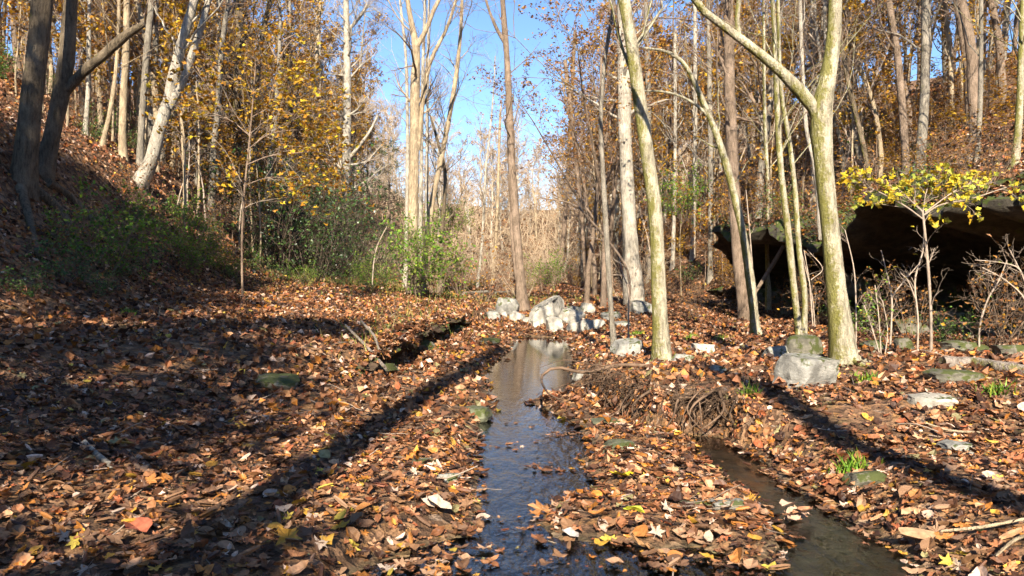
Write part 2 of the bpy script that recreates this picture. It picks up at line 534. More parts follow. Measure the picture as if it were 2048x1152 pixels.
def rock(name, label, base, size, seed, mat, rz=0.0, sink=0.25, tilt=(0, 0), cat='boulder', group=None, sub=ICO4, planes=7, cut=0.6):
    V, F = rock_mesh(seed, size, sub, planes, cut)
    m = MB(); m.add(V, F)
    o = m.build(name, MAT[mat], None, False, None, False)
    me = o.data
    me.polygons.foreach_set('use_smooth', np.full(len(me.polygons), True))
    try:
        me.set_sharp_from_angle(angle=rad(32))
    except Exception:
        pass
    o.location = (base[0], base[1], base[2] + size[2] * (0.5 - sink))
    o.rotation_euler = (tilt[0], tilt[1], rz)
    return tag(o, label, cat, group)

def rock_px(label, px, py, wpx, hpx, seed, mat, depth=None, **kw):
    """boulder whose foot is at that pixel, sized from its width and height there"""
    g = G(px, py)
    s = g[1] / FPX
    size = (wpx * s, (depth or wpx * 0.8) * s, hpx * s / 0.72)
    return rock(kw.pop('name', 'boulder'), label, g + np.array([0, size[1] * 0.35, 0]), size, seed, mat, **kw)

PILE = 'pale boulders damming the head of the pool'
rock_px('largest pale wedge shaped boulder above the pool', 1094, 648, 87, 51, 3, 'stone_pale', group=PILE, tilt=(0.1, -0.2), cut=0.4)
rock_px('blocky pale boulder at the foot of the wedge boulder', 1109, 664, 35, 29, 11, 'stone_pale', group=PILE)
rock_px('flat tilted pale slab leaning right of the wedge boulder', 1143, 650, 57, 32, 5, 'stone_pale', group=PILE, tilt=(0.0, 0.35))
rock_px('small round pale stone right of the blocky boulder', 1146, 664, 25, 21, 6, 'stone_pale', group=PILE, sub=ICO3)
rock_px('rounded pale stone with trunk shadow across it', 1171, 664, 32, 25, 7, 'stone_pale', group=PILE, sub=ICO3)
rock_px('long low pale stone at the right end of the dam', 1190, 661, 45, 22, 8, 'stone_pale', group=PILE, sub=ICO3)
rock_px('pale angular stone behind the dam below the leafy bank', 1175, 628, 35, 24, 9, 'stone_pale', group=PILE, sub=ICO3)
rock_px('grey slab half buried behind the dam stones', 1150, 630, 42, 18, 10, 'stone_grey', group=PILE, sub=ICO3)
rock_px('small pale cobble left of the wedge boulder', 1072, 655, 18, 16, 12, 'stone_pale', group=PILE, sub=ICO3)
rock_px('pale rounded stone in front of the creekside trunk', 1034, 645, 35, 22, 13, 'stone_pale', group=PILE, sub=ICO3)
rock_px('grey green boulder left of the creekside trunk', 1015, 632, 55, 37, 14, 'stone_grey', group=PILE)
rock_px('tiny white cobble under the grey green boulder', 1008, 636, 17, 12, 15, 'stone_pale', group=PILE, sub=ICO3)
rock_px('low pale rock left end of the dam', 987, 640, 30, 18, 16, 'stone_grey', group=PILE, sub=ICO3)
rock_px('pale cobble between the trunk and the wedge boulder', 1054, 648, 20, 13, 17, 'stone_pale', group=PILE, sub=ICO3)
rock_px('grey slab on the bank behind the thin dark trunk', 1225, 640, 46, 16, 18, 'stone_grey', group=PILE, sub=ICO3)
rock_px('grey rock outcrop behind the mossy leaning tree', 1282, 628, 50, 26, 19, 'stone_grey')
rock_px('flat grey stone on the right bank behind the sapling', 1245, 655, 36, 12, 20, 'stone_grey', sub=ICO3)
rock_px('square boulder half in shadow beside the mossy leaning tree', 1258, 712, 70, 32, 21, 'stone_grey', cut=0.38)
rock_px('low pale boulder right of the mossy leaning tree', 1368, 728, 50, 18, 22, 'stone_grey')
rock_px('rounded pale boulder farther right of the mossy leaning tree', 1408, 708, 46, 20, 23, 'stone_pale')
rock_px('small half buried stone below the rounded pale boulder', 1438, 748, 36, 14, 24, 'stone_grey', sub=ICO3)
rock_px('big grey boulder with moss on its front before the forked tree', 1626, 775, 128, 60, 25, 'stone_grey', cut=0.52, sink=0.22, planes=8, rz=0.3)
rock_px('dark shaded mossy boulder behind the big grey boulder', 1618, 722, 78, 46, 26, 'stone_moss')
rock_px('pale faced boulder left of the shaded mossy boulder', 1556, 722, 52, 30, 27, 'stone_grey')
rock_px('flat topped pale stone among leaves on the right bank', 1872, 820, 92, 28, 28, 'stone_pale', sink=0.35)
rock_px('low tan stone near the right edge in leaves', 1926, 910, 66, 22, 29, 'stone_grey', sink=0.35)
rock_px('olive stone sunk in leaves beside the side channel', 1742, 975, 80, 30, 30, 'stone_moss', sink=0.4)
rock_px('mossy mound rock behind the fallen log', 1925, 768, 110, 28, 31, 'stone_moss', sink=0.35)
rock_px('bright green mossy rock behind the pale sapling stems', 1945, 705, 90, 24, 32, 'stone_moss', sink=0.35)
rock_px('mossy rock at the far right above the log', 2032, 712, 70, 22, 33, 'stone_moss', sink=0.35)
rock_px('small mossy upright rock left of the pale sapling', 1812, 705, 40, 28, 34, 'stone_moss', sub=ICO3)
rock_px('mossy rock beside the forked tree roots', 1755, 705, 52, 22, 35, 'stone_moss', sub=ICO3)
rock_px('wide grey ledge slab lit under the dark overhang', 1752, 604, 130, 46, 36, 'stone_grey', sink=0.15, planes=12, cut=0.5)
rock_px('flat wet green rock amid the leaf dam', 1240, 903, 74, 22, 37, 'stone_wet', sink=0.45)
rock_px('pale wet rock below the leaf dam beside the side channel', 1462, 1022, 70, 22, 38, 'stone_grey', sink=0.5)
rock_px('greenish wet rock awash in the near leaves', 1395, 1020, 70, 16, 39, 'stone_wet', sink=0.5)
rock_px('small pale stone in sunlit leaves left of the creek', 895, 965, 56, 18, 40, 'stone_grey', sink=0.4)
rock_px('low green stone left of the creek beside the shadow', 845, 928, 50, 10, 41, 'stone_moss', sink=0.5)
rock_px('flat mossy stone at the left edge of the water', 950, 838, 74, 22, 42, 'stone_wet', sink=0.45)
rock_px('pale stone in the water under the root tangle', 1168, 758, 44, 16, 43, 'stone_grey', sink=0.35)
rock_px('green slab in the water below the root tangle', 1215, 850, 60, 12, 44, 'stone_wet', sink=0.5)
sx_, sy_ = np.meshgrid(np.linspace(1.0, 2.6, 60), np.linspace(2.6, 6.5, 110))
keepf = poly_sd(sx_, sy_, SIDE) < 0.12
zz_ = -0.022 + 0.012 * fbm(sx_ * 4, sy_ * 2.5, None, 51, 4) - 0.006 * (np.floor(sy_ * 1.7 + 0.3 * vnoise(sx_ * 2, sy_, None, 53)) % 3)
si_ = np.arange(sx_.size).reshape(sx_.shape)
m = MB(); m.add(np.stack([sx_, sy_, zz_], -1).reshape(-1, 3), np.stack([si_[:-1, :-1], si_[:-1, 1:], si_[1:, 1:], si_[1:, :-1]], -1)[(keepf[:-1, :-1] & keepf[1:, 1:])].reshape(-1, 4))
tag(m.build('stream_bed_slab', MAT['bed_rock'], color=False), 'olive brown rock slab under the thin water of the side channel', 'rock slab')
FB = 'fallen blocks under the ledge'
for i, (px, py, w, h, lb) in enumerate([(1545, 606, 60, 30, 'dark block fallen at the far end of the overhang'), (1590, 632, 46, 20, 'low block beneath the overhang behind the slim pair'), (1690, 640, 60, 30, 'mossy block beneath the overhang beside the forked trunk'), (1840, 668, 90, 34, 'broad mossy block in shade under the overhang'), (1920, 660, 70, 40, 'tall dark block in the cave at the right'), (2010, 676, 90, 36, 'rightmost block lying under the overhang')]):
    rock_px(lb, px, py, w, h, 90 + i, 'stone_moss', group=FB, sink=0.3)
LED = 'mossy ledge stones along the left cut bank'
for i, (px, py, w, h, lb) in enumerate([(745, 742, 90, 22, 'moss capped stone near the end of the left cut bank'), (832, 700, 70, 22, 'mossy stone midway along the left cut bank'), (905, 664, 46, 14, 'farthest pale stone of the left cut bank'),
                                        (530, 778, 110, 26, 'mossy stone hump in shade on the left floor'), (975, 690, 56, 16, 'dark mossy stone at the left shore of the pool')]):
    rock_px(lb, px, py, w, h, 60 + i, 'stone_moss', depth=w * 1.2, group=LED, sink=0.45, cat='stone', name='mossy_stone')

# the long sandstone ledge on the right with its deep undercut; the small one of the left cut bank
TOPS = []
def overhang(name, label, cat, path, side, prof, height, mat, seed, fade, amp, ny, top_from):
    """a rock bank along path (rows y, x): profile (offset towards the valley, z), blocky and layered"""
    path = np.array(path, float); yy = np.linspace(path[0, 0], path[-1, 0], ny); wx = np.interp(yy, path[:, 0], path[:, 1])
    pr = spline(np.c_[np.array(prof, float), np.zeros(len(prof))], 72)[:, :2]
    fd = fade(yy)
    floor = H(wx + side * 1.45 * height, yy)
    Yg, Og = np.meshgrid(yy, pr[:, 0], indexing='ij'); _, Zg = np.meshgrid(yy, pr[:, 1], indexing='ij')
    k = 1.0 / amp
    joint = np.floor(Yg * 0.7 * k + 0.8 * vnoise(Zg * 1.2 * k, Zg * 0, None, seed))
    blk = 0.30 * vnoise(Yg * 0.5 * k, Zg * 0.4 * k, None, seed + 1) + 0.22 * (_hash(joint, np.floor(Zg * 1.7 * k), joint * 0, seed + 2) - 0.5) + 0.20 * vnoise(Yg * 2.0 * k, Zg * 2.4 * k, None, seed + 3) + 0.07 * vnoise(Yg * 1.2 * k, Zg * 10 * k, None, seed + 4) + 0.11 * fbm(Yg * 4.5 * k, Zg * 5 * k, None, seed + 5, 4)
    blk *= amp
    hv = 1 + 0.20 * vnoise(yy * 0.42 * k, yy * 0, None, seed + 11) + 0.10 * vnoise(yy * 1.3 * k, yy * 0, None, seed + 12); ov = 1 + 0.55 * vnoise(yy * 0.5 * k, yy * 0 + 4, None, seed + 13)
    Zs = height * Zg * (1 + (hv[:, None] - 1) * smooth(Zg / 0.6)) * (0.2 + 0.8 * fd[:, None]) + floor[:, None] + amp * (0.10 * vnoise(Yg * 0.8 * k, Og * k, None, seed + 6) + (Zg > 0.7) * (0.16 * vnoise(Yg * 0.45 * k, Yg * 0, None, seed + 7) + 0.16 * vnoise(Yg * 1.7 * k, Og * 1.5 * k, None, seed + 8) + 0.05 * vnoise(Yg * 3.1 * k, Og * 4 * k, None, seed + 9)))
    X = wx[:, None] + side * (height * np.where(Og > 0, Og * ov[:, None], Og) * (0.25 + 0.75 * fd[:, None]) + blk)
    ii = np.arange(X.size).reshape(X.shape)
    m = MB()
    m.add(np.stack([X, Yg, Zs], -1).reshape(-1, 3), np.stack([ii[:-1, :-1], ii[:-1, 1:], ii[1:, 1:], ii[1:, :-1]], -1).reshape(-1, 4))
    o = m.build(name, MAT[mat], color=False)
    o.data.set_sharp_from_angle(angle=rad(40))
    j0 = np.nonzero(pr[:, 1] > top_from)[0][0]
    TOPS.append((X[:, j0:], Yg[:, j0:], Zs[:, j0:]))
    return tag(o, label, cat)
PROF = [(0.13, -0.16), (0.09, 0.04), (0.0, 0.13), (-0.13, 0.3), (-0.17, 0.46), (-0.07, 0.6), (0.13, 0.69), (0.31, 0.735), (0.40, 0.78), (0.415, 0.86), (0.36, 0.93), (0.23, 0.97), (-0.08, 1.0), (-0.37, 1.02), (-0.67, 1.07)]
CAVE = [(-0.2, -0.12), (-0.35, 0.03), (-0.55, 0.1), (-0.7, 0.26), (-0.74, 0.44), (-0.55, 0.60), (-0.2, 0.71), (0.12, 0.78), (0.31, 0.82), (0.40, 0.85), (0.415, 0.885), (0.37, 0.93), (0.23, 0.965), (-0.1, 1.0), (-0.5, 1.05), (-0.9, 1.14), (-1.3, 1.3)]
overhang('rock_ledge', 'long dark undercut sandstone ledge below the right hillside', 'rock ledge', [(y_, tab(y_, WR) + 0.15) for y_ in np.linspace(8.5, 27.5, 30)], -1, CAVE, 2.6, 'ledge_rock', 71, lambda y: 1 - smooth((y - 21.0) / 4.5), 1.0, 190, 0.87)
overhang('cut_bank', 'low mossy cut bank with dark undercut left of the creek', 'bank', [(y_, tab(y_, XS) + 0.02) for y_ in np.linspace(8.9, 20, 30)], 1, PROF, 0.36, 'bank_earth', 81, lambda y: smooth((y - 8.9) / 1.6) * (1 - smooth((y - 17) / 3)), 0.2, 150, 0.9)

# ------------------------------------------------------------------ tree growing
def grow(r, S, D, L, k, wander, up):
    n = len(S); P = np.empty((n, k + 1, 3)); P[:, 0] = S; D = nrm(D)
    for i in range(1, k + 1):
        D = D + wander * r.normal(size=(n, 3)); D[:, 2] += up; D = nrm(D)
        P[:, i] = P[:, i - 1] + D * (L / k)[:, None]
    return P

def sprout(r, P, R, per, tmin, ang, tmax=1.0):
    """child branches: start, direction, parent radius, position along parent"""
    n, k, _ = P.shape
    b = np.repeat(np.arange(n), per); m_ = len(b)
    tt = tmin + (tmax - tmin) * r.random(m_)
    f = tt * (k - 1); i = np.minimum(f.astype(int), k - 2); u = (f - i)[:, None]
    S = P[b, i] * (1 - u) + P[b, i + 1] * u
    T = nrm(P[b, i + 1] - P[b, i])
    rr = R[b, i] * (1 - u[:, 0]) + R[b, i + 1] * u[:, 0]
    q = nrm(np.cross(T, nrm(r.normal(size=(m_, 3)))))
    a = r.uniform(ang[0], ang[1], m_)[:, None]
    return S, T * np.cos(a) + q * np.sin(a), rr, tt

def taper(r0, k, end=0.25):
    t_ = np.linspace(0, 1, k + 1)
    return r0[:, None] * (1 - (1 - end) * t_)[None, :]

MAPLE = np.array([(0, 0.42), (0, 0), (0.34, 0.08), (0.27, 0.28), (0.52, 0.5), (0.2, 0.55), (0, 1.0), (-0.2, 0.55), (-0.52, 0.5), (-0.27, 0.28), (-0.34, 0.08)])
def leaves_at(r, m, S, size, pal, flat=0.5, weights=None, droop=0.0, maple=False):
    """one small folded leaf (two triangles) at every point of S"""
    n = len(S)
    if n == 0:
        return
    up = nrm(r.normal(size=(n, 3)) * (1 - flat) + np.array([0, 0, flat * 1.5]))
    d = nrm(np.cross(up, r.normal(size=(n, 3)))); d[:, 2] -= droop; d = nrm(d)
    w = nrm(np.cross(up, d)); s = size * r.uniform(0.6, 1.3, n)[:, None]
    fold = up * s * 0.16
    if maple:
        pal = np.array(pal); C = pal[r.choice(len(pal), n)] * r.uniform(0.7, 1.25, n)[:, None]
        q = MAPLE; k = len(q)
        V = S[:, None] + (d[:, None] * q[None, :, 1:2] + w[:, None] * q[None, :, 0:1]) * s[:, None] + up[:, None] * (np.abs(q[None, :, 0:1]) * 0.25 + 0.06 * r.normal(size=(n, k, 1))) * s[:, None]
        F = np.array([[0, 1 + i, 1 + (i + 1) % (k - 1)] for i in range(k - 1)])
        m.add(V.reshape(-1, 3), (F[None] + (np.arange(n) * k)[:, None, None]).reshape(-1, 3), np.repeat(C, k, 0))
        return
    V = np.stack([S, S + d * s * 0.5 + w * s * 0.34 + fold, S + d * s, S + d * s * 0.5 - w * s * 0.34 + fold], 1)
    pal = np.array(pal); ci = r.choice(len(pal), n, p=weights)
    C = pal[ci] * r.uniform(0.7, 1.25, n)[:, None]
    b = np.arange(n)[:, None] * 4
    F = np.concatenate([b + np.array([0, 1, 2]), b + np.array([0, 2, 3])])
    m.add(V.reshape(-1, 3), F, np.repeat(C, 4, 0))

ORANGE = [(0.46, 0.20, 0.03), (0.50, 0.27, 0.03), (0.34, 0.15, 0.03), (0.22, 0.11, 0.04)]
YELLOW = [(0.56, 0.34, 0.025), (0.50, 0.26, 0.02), (0.42, 0.19, 0.02)]
LEMON = [(0.72, 0.58, 0.04), (0.65, 0.48, 0.03), (0.55, 0.50, 0.06)]
RUSSET = [(0.30, 0.13, 0.05), (0.36, 0.17, 0.06), (0.22, 0.10, 0.05), (0.40, 0.24, 0.10)]
GREEN = [(0.05, 0.11, 0.02), (0.08, 0.15, 0.03), (0.035, 0.075, 0.02), (0.11, 0.17, 0.03)]
BRIGHT = [(0.14, 0.27, 0.025), (0.2, 0.33, 0.03), (0.09, 0.19, 0.02), (0.28, 0.34, 0.04)]
DARKGREEN = [(0.022, 0.05, 0.014), (0.035, 0.07, 0.02), (0.05, 0.085, 0.022)]

def crown(r, m, trunkP, trunkR, n1=20, t1=0.3, len1=3.2, n2=6, n3=5, ang=(0.5, 1.1), up=0.05, thick=1.0, minr=0.004, leaf=None, mf=None, s1=5, tmax=1.0, k3=3, mb=None):
    P0 = trunkP[None]; R0 = trunkR[None]
    S, D, rr, tt = sprout(r, P0, R0, n1, t1, ang, tmax)
    L = len1 * (1.15 - 0.65 * tt) * r.uniform(0.6, 1.25, n1)
    r1 = np.maximum(rr * r.uniform(0.28, 0.5, n1), minr * 3) * thick
    P1 = grow(r, S, D, L, 7, 0.16, up); R1 = taper(r1, 7)
    (m if mb is None else mb).add(*tubes(P1, R1, s1))
    S, D, rr, tt = sprout(r, P1, R1, n2, 0.2, (0.4, 1.0))
    L = np.repeat(L, n2) * r.uniform(0.25, 0.5, len(S)) * (1.2 - 0.6 * tt)
    P2 = grow(r, S, D, L, 4, 0.2, up * 0.8); R2 = taper(np.maximum(rr * 0.55, minr * 1.6), 4, 0.35)
    m.add(*tubes(P2, R2, 4))
    S, D, rr, tt = sprout(r, P2, R2, n3, 0.15, (0.35, 0.95))
    L = np.repeat(L, n3) * r.uniform(0.3, 0.6, len(S))
    P3 = grow(r, S, D, L, k3, 0.22, up * 0.6); R3 = taper(np.maximum(rr * 0.6, minr), k3, 0.5)
    m.add(*tubes(P3, R3, 3))
    if leaf:
        k = leaf.get('per', 1.0); z0 = leaf.get('zmin', -1e9)
        pts = P3[:, 1:].reshape(-1, 3)
        pts = pts[r.random(len(pts)) < min(k / k3, 1)]
        if k > k3:
            pts = np.repeat(pts, int(k / k3), 0)
        pts = pts + r.normal(size=pts.shape) * leaf.get('spread', 0.05)
        pts = pts[pts[:, 2] > z0]
        leaves_at(r, mf, pts, leaf.get('size', 0.09), leaf['pal'], leaf.get('flat', 0.5), maple=leaf.get('maple', False))
    return P1

def trunk_tube(r, P, R, sides=14, flare=0.5, seed=0, z0=None):
    V, F = tubes(P[None], R[None], sides)
    k = len(P)
    V = V.reshape(k, sides, 3)
    hgt = (P[:, 2] - (P[0, 2] if z0 is None else z0))
    th = np.arange(sides) * 2 * math.pi / sides
    ph = r.uniform(0, 6.28)
    lob = 1 + 0.35 * np.cos(3 * th + ph) + 0.25 * np.cos(5 * th + 2 * ph)
    fl = flare * np.exp(-np.maximum(hgt, 0) / max(R[0] * 1.6, 0.02))[:, None] * lob[None]
    o = r.uniform(0, 90)
    n1 = 0.11 * vnoise(V[..., 0] * 4 + o, V[..., 1] * 4, V[..., 2] * 2.2, seed) + 0.045 * vnoise(V[..., 0] * 14, V[..., 1] * 14, V[..., 2] * 5, seed + 1)
    V = P[:, None] + (V - P[:, None]) * (1 + fl + n1)[..., None]
    return V.reshape(-1, 3), F

def path_px(pts, D):
    """centre line from photograph points (px, py, width px[, extra depth])"""
    out = []
    for p in pts:
        dd = D + (p[3] if len(p) > 3 else 0)
        q = at(p[0], p[1], dd)
        out.append((q[0], q[1], q[2], p[2] * 0.41 * dd / FPX))
    return np.array(out)

def extend(p, top, r, end=0.03, lean=0.5):
    """carry a centre line on above the picture to the height top"""
    d = nrm(p[-1, :3] - p[-2, :3]); d = nrm(d * lean + np.array([0, 0, 1 - lean]))
    q = [p]; cur = p[-1].copy(); h0 = cur[2]; rr0 = cur[3]
    while cur[2] < top - 0.3:
        d = nrm(d + r.normal(size=3) * 0.05 + np.array([0, 0, 0.05]))
        cur = cur.copy(); cur[:3] += d * 1.2
        cur[3] = rr0 + (end - rr0) * np.clip((cur[2] - h0) / (top - h0), 0, 1)
        q.append(cur[None])
    return np.concatenate(q)

HEROES = []
def hero(name, label, pts, mat, seed, top=14.0, limbs=(), cr=None, twig='twig_brown', D=None, cat='tree', base=None, sides=14, flare=0.5, folmat='foliage', samples=46, group=None, lean=0.5):
    """a tree drawn from its line in the photograph: its foot is the ground point seen there"""
    r = np.random.default_rng(seed)
    g = G(pts[0][0], pts[0][1]) if D is None else at(pts[0][0], pts[0][1], D)
    D = g[1]
    p = path_px(pts, D)
    fd_ = nrm(nrm(p[0, :3] - p[1, :3]) * 0.6 + np.array([0, 0, -0.4])); foot = p[0].copy(); foot[:3] += fd_ * (0.5 + 3.2 * foot[3]); foot[3] *= 1.05
    p = np.vstack([foot, p])
    if top:
        p = extend(p, top, r, lean=lean)
    c = spline(p, samples)
    root = empty(name, p[1, :3]); tag(root, label, cat, group)
    org = p[1, :3]
    m = MB(); m.add(*trunk_tube(r, c[:, :3], np.maximum(c[:, 3], 0.004), sides, flare, seed, p[1, 2]))
    trunk_o = m.build('trunk', MAT[mat], root, True, org, False)
    if D < 17 and flare > 0.25 and p[1, 3] > 0.06:
        for q in range(5):
            an = q * 1.26 + r.uniform(-0.4, 0.4); Lr = p[1, 3] * r.uniform(3.5, 6.5); st_ = np.linspace(0, 1, 9)
            wv = an + 0.5 * np.sin(st_ * 3 + q)
            rx_ = org[0] + np.cos(wv) * (p[1, 3] * 0.5 + Lr * st_); ry_ = org[1] + np.sin(wv) * (p[1, 3] * 0.5 + Lr * st_)
            R_ = p[1, 3] * (0.30 - 0.26 * st_)
            rz_ = H(rx_, ry_) + R_ * 0.25 + p[1, 3] * 0.7 * np.exp(-st_ * 7) - 0.05 * st_
            mr = MB(); mr.add(*tubes(np.c_[rx_, ry_, rz_][None], R_[None], 8)); mr.build('root', MAT[mat], trunk_o, True, org, False)
    mc, mf, mbr = MB(), MB(), MB()
    for lp in limbs:
        if isinstance(lp, dict):
            lpts, ltop = lp['pts'], lp.get('top')
        else:
            lpts, ltop = lp, None
        q = path_px(lpts, D)
        if ltop:
            q = extend(q, ltop, r)
        lc = spline(q, 26)
        ml = MB(); V, F = trunk_tube(r, lc[:, :3], np.maximum(lc[:, 3], 0.004), 10, 0.0, seed + 7)
        ml.add(V, F)
        e = len(V); tip = lc[-1, :3]
        ml.add(np.vstack([V[-10:], tip]), np.array([[i, (i + 1) % 10, 10] for i in range(10)]))
        limb_o = ml.build('limb', MAT[mat], root, True, org, False)
        if cr and ltop:
            mbl = MB(); crown(r, mc, lc[:, :3], lc[:, 3], mf=mf, mb=mbl, **{'thick': 0.65, **cr, 'n1': max(cr.get('n1', 20) // 2, 4), 't1': 0.35})
            mbl.build('branches', MAT[mat], limb_o, True, org, False)
    if cr:
        crown(r, mc, c[:, :3], c[:, 3], mf=mf, mb=mbr, **{'thick': 0.65, **cr})
    mbr.build('branches', MAT[mat], root, True, org, False)
    mc.build('crown', MAT[twig], root, True, org, False)
    f = mf.build('foliage', MAT[folmat], root, False, org)
    HEROES.append((p[1, 0], p[1, 1]))
    return root

def leaf(pal, per=0.6, size=0.09, **k):
    return dict(pal=pal, per=per, size=size, **k)
BARE = dict(n1=19, t1=0.32, len1=3.2, n2=5, n3=3, k3=2)

# ------------------------------------------------------------------ the trees one can name
hero('leaning_tree', 'thick dark trunk leaning at the far left edge', [(44, 372, 56), (60, 230, 50), (74, 110, 46), (84, 0, 44)], 'bark_dark', 101, 17, cr=BARE, sides=18, twig='twig_dark', flare=0.2)
hero('broken_limb_tree', 'grey tree whose long limb ends in a broken stub', [(88, 352, 44), (108, 250, 36), (126, 170, 38), (136, 80, 34), (142, 0, 31)], 'bark_dark', 102, 16, cr=BARE, sides=18, flare=0.2,
     limbs=[[(122, 190, 26), (160, 150, 23), (205, 112, 23), (250, 72, 20), (288, 48, 13)]])
hero('curved_tree', 'pale tree curving out of the left bank with two stems', [(278, 368, 34), (300, 328, 31), (318, 262, 30), (336, 205, 28), (352, 130, 25), (374, 50, 22), (388, 0, 20)], 'bark_pale', 103, 15, cr=BARE, sides=16, flare=0.3,
     limbs=[{'pts': [(338, 215, 22), (362, 170, 20), (384, 110, 18), (404, 50, 16), (416, 0, 14)], 'top': 12}])
hero('slender_tree', 'slender brown lit trunk behind the broken limb', [(245, 316, 19), (247, 200, 17), (252, 100, 16), (254, 0, 14)], 'bark_tan', 104, 15, cr=BARE)
hero('slender_tree', 'slender grey trunk right behind the broken stub', [(279, 332, 17), (284, 240, 15), (290, 150, 15), (303, 0, 14)], 'bark_grey', 105, 15, cr=BARE)
hero('straight_tree', 'dark straight trunk above the left hillside saplings', [(475, 436, 24), (474, 300, 21), (476, 150, 19), (480, 0, 17)], 'bark_dark', 106, 16, cr=BARE, twig='twig_dark')
hero('straight_tree', 'shaded trunk behind the yellow leaves left of centre', [(516, 420, 15), (512, 250, 13), (520, 100, 13), (540, 0, 12)], 'bark_dark', 107, 14, cr={**BARE, 'leaf': leaf(ORANGE + YELLOW, 0.7)}, twig='twig_dark')
hero('thin_tree', 'thin grey trunk leaning right beside the curved tree', [(372, 330, 10), (392, 200, 9), (420, 80, 9), (440, 0, 8)], 'bark_grey', 108, 12, cr=BARE)
hero('sycamore_tree', 'pale straight sycamore left of the sky gap', [(682, 520, 26), (690, 420, 22), (694, 260, 20), (694, 120, 17), (692, 0, 14)], 'bark_pale', 109, 16, cr=dict(BARE, ang=(0.8, 1.3), n1=40, t1=0.2, n2=6, n3=6, minr=0.003), twig='twig_pale',
     limbs=[{'pts': [(695, 320, 9), (720, 290, 8), (740, 262, 6), (756, 230, 5)]}, {'pts': [(694, 62, 9), (715, 40, 8), (735, 10, 7)], 'top': 14}])
hero('vine_clad_tree', 'tall forked pale trunk wrapped with green vine at its foot', [(830, 578, 30), (826, 470, 26), (828, 330, 24), (830, 180, 24), (832, 100, 18), (820, 30, 12), (815, 0, 11)], 'bark_tan', 110, 18, cr=dict(BARE, n1=30, n2=6, n3=6, minr=0.003), twig='twig_brown', D=23.5,
     limbs=[{'pts': [(834, 92, 15), (852, 60, 11), (872, 10, 9), (878, 0, 9)], 'top': 17}, {'pts': [(836, 300, 13), (846, 200, 11), (862, 120, 10), (892, 60, 8), (912, 0, 7)], 'top': 15}])
hero('white_trunk_tree', 'thin white trunk close left of the vine clad tree', [(812, 540, 10), (815, 300, 9), (812, 120, 7), (800, 0, 6)], 'bark_pale', 111, 17, cr=dict(BARE, n1=14), twig='twig_pale', D=28)
hero('white_trunk_tree', 'thin white trunk close right of the vine clad tree', [(840, 540, 11), (843, 300, 9), (846, 120, 8), (850, 0, 7)], 'bark_pale', 112, 17, cr=dict(BARE, n1=14), twig='twig_pale', D=30)
hero('white_trunk_tree', 'second thin white trunk right of the vine clad tree', [(852, 540, 9), (854, 300, 8), (856, 120, 6), (858, 0, 5)], 'bark_pale', 113, 17, cr=dict(BARE, n1=14), twig='twig_pale', D=32)
hero('slanting_tree', 'smooth pale trunk slanting right across the sky gap', [(845, 560, 16), (860, 430, 14), (886, 300, 13), (908, 180, 11), (920, 80, 9), (924, 0, 7)], 'bark_tan', 114, 16, cr=dict(BARE, n1=22, n2=6, n3=6, minr=0.003), twig='twig_brown', D=26)
hero('dark_tree', 'dark thin tree behind the slanting pale trunk', [(880, 570, 11), (884, 460, 10), (890, 350, 9), (872, 270, 6), (860, 230, 4)], 'bark_dark', 115, None, cr=dict(BARE, n1=8), twig='twig_dark', D=27)
hero('creekside_tree', 'tall trunk dark below and pale above beside the boulders', [(1045, 622, 26), (1038, 520, 22), (1028, 400, 20), (1020, 250, 17), (1014, 120, 15), (1005, 0, 12)], 'bark_brown', 116, 17, cr=dict(BARE, n1=12, len1=2.4, leaf=leaf(RUSSET, 0.35)), twig='twig_brown',
     limbs=[{'pts': [(1034, 560, 10), (1024, 470, 9), (1022, 400, 7), (1016, 350, 5)]}, {'pts': [(1012, 90, 9), (990, 50, 8), (972, 0, 6)], 'top': 14}])
hero('mossy_leaning_tree', 'mossy trunk leaning left on the right creek bank', [(1325, 724, 42), (1318, 600, 37), (1312, 450, 34), (1296, 320, 33), (1278, 190, 31), (1262, 80, 29), (1248, 0, 28)], 'bark_moss', 117, 14, cr=BARE, sides=18, flare=0.35)
hero('thin_dark_tree', 'thin dark trunk left of the mossy leaning tree', [(1229, 706, 15), (1222, 620, 13), (1216, 520, 12), (1208, 380, 12), (1202, 240, 10), (1210, 120, 9), (1228, 0, 8)], 'bark_grey', 118, 11, cr=dict(BARE, leaf=leaf(ORANGE, 0.12)))
hero('flaky_tree', 'wide flaky grey trunk behind the mossy leaning tree', [(1268, 560, 34), (1258, 430, 32), (1252, 300, 32), (1248, 160, 32), (1246, 0, 30)], 'bark_pale', 119, 19, cr=dict(BARE, n1=26, leaf=leaf(RUSSET, 0.5)), D=25)
hero('straight_tree', 'brown straight trunk rising behind the arched tree', [(1496, 640, 36), (1478, 520, 31), (1468, 380, 28), (1461, 220, 26), (1456, 0, 24)], 'bark_brown', 120, 17, cr=dict(BARE, leaf=leaf(ORANGE, 0.7)), sides=16)
hero('arched_tree', 'mossy thin trunk arching left with a long bare limb', [(1512, 672, 22), (1500, 560, 21), (1478, 430, 19), (1440, 290, 17), (1400, 190, 13), (1370, 130, 10), (1335, 104, 8), (1288, 96, 5)], 'bark_moss', 121, None, cr=dict(BARE, n1=9, len1=1.6, t1=0.5),
     limbs=[{'pts': [(1420, 235, 8), (1385, 205, 7), (1340, 186, 6), (1290, 182, 4), (1250, 186, 3)]}])
hero('twin_stem_tree', 'left stem of the slim pale pair before the dark overhang', [(1600, 690, 17), (1586, 560, 17), (1572, 430, 16), (1560, 320, 14), (1552, 160, 12), (1545, 0, 10)], 'bark_moss', 122, 11, cr=BARE)
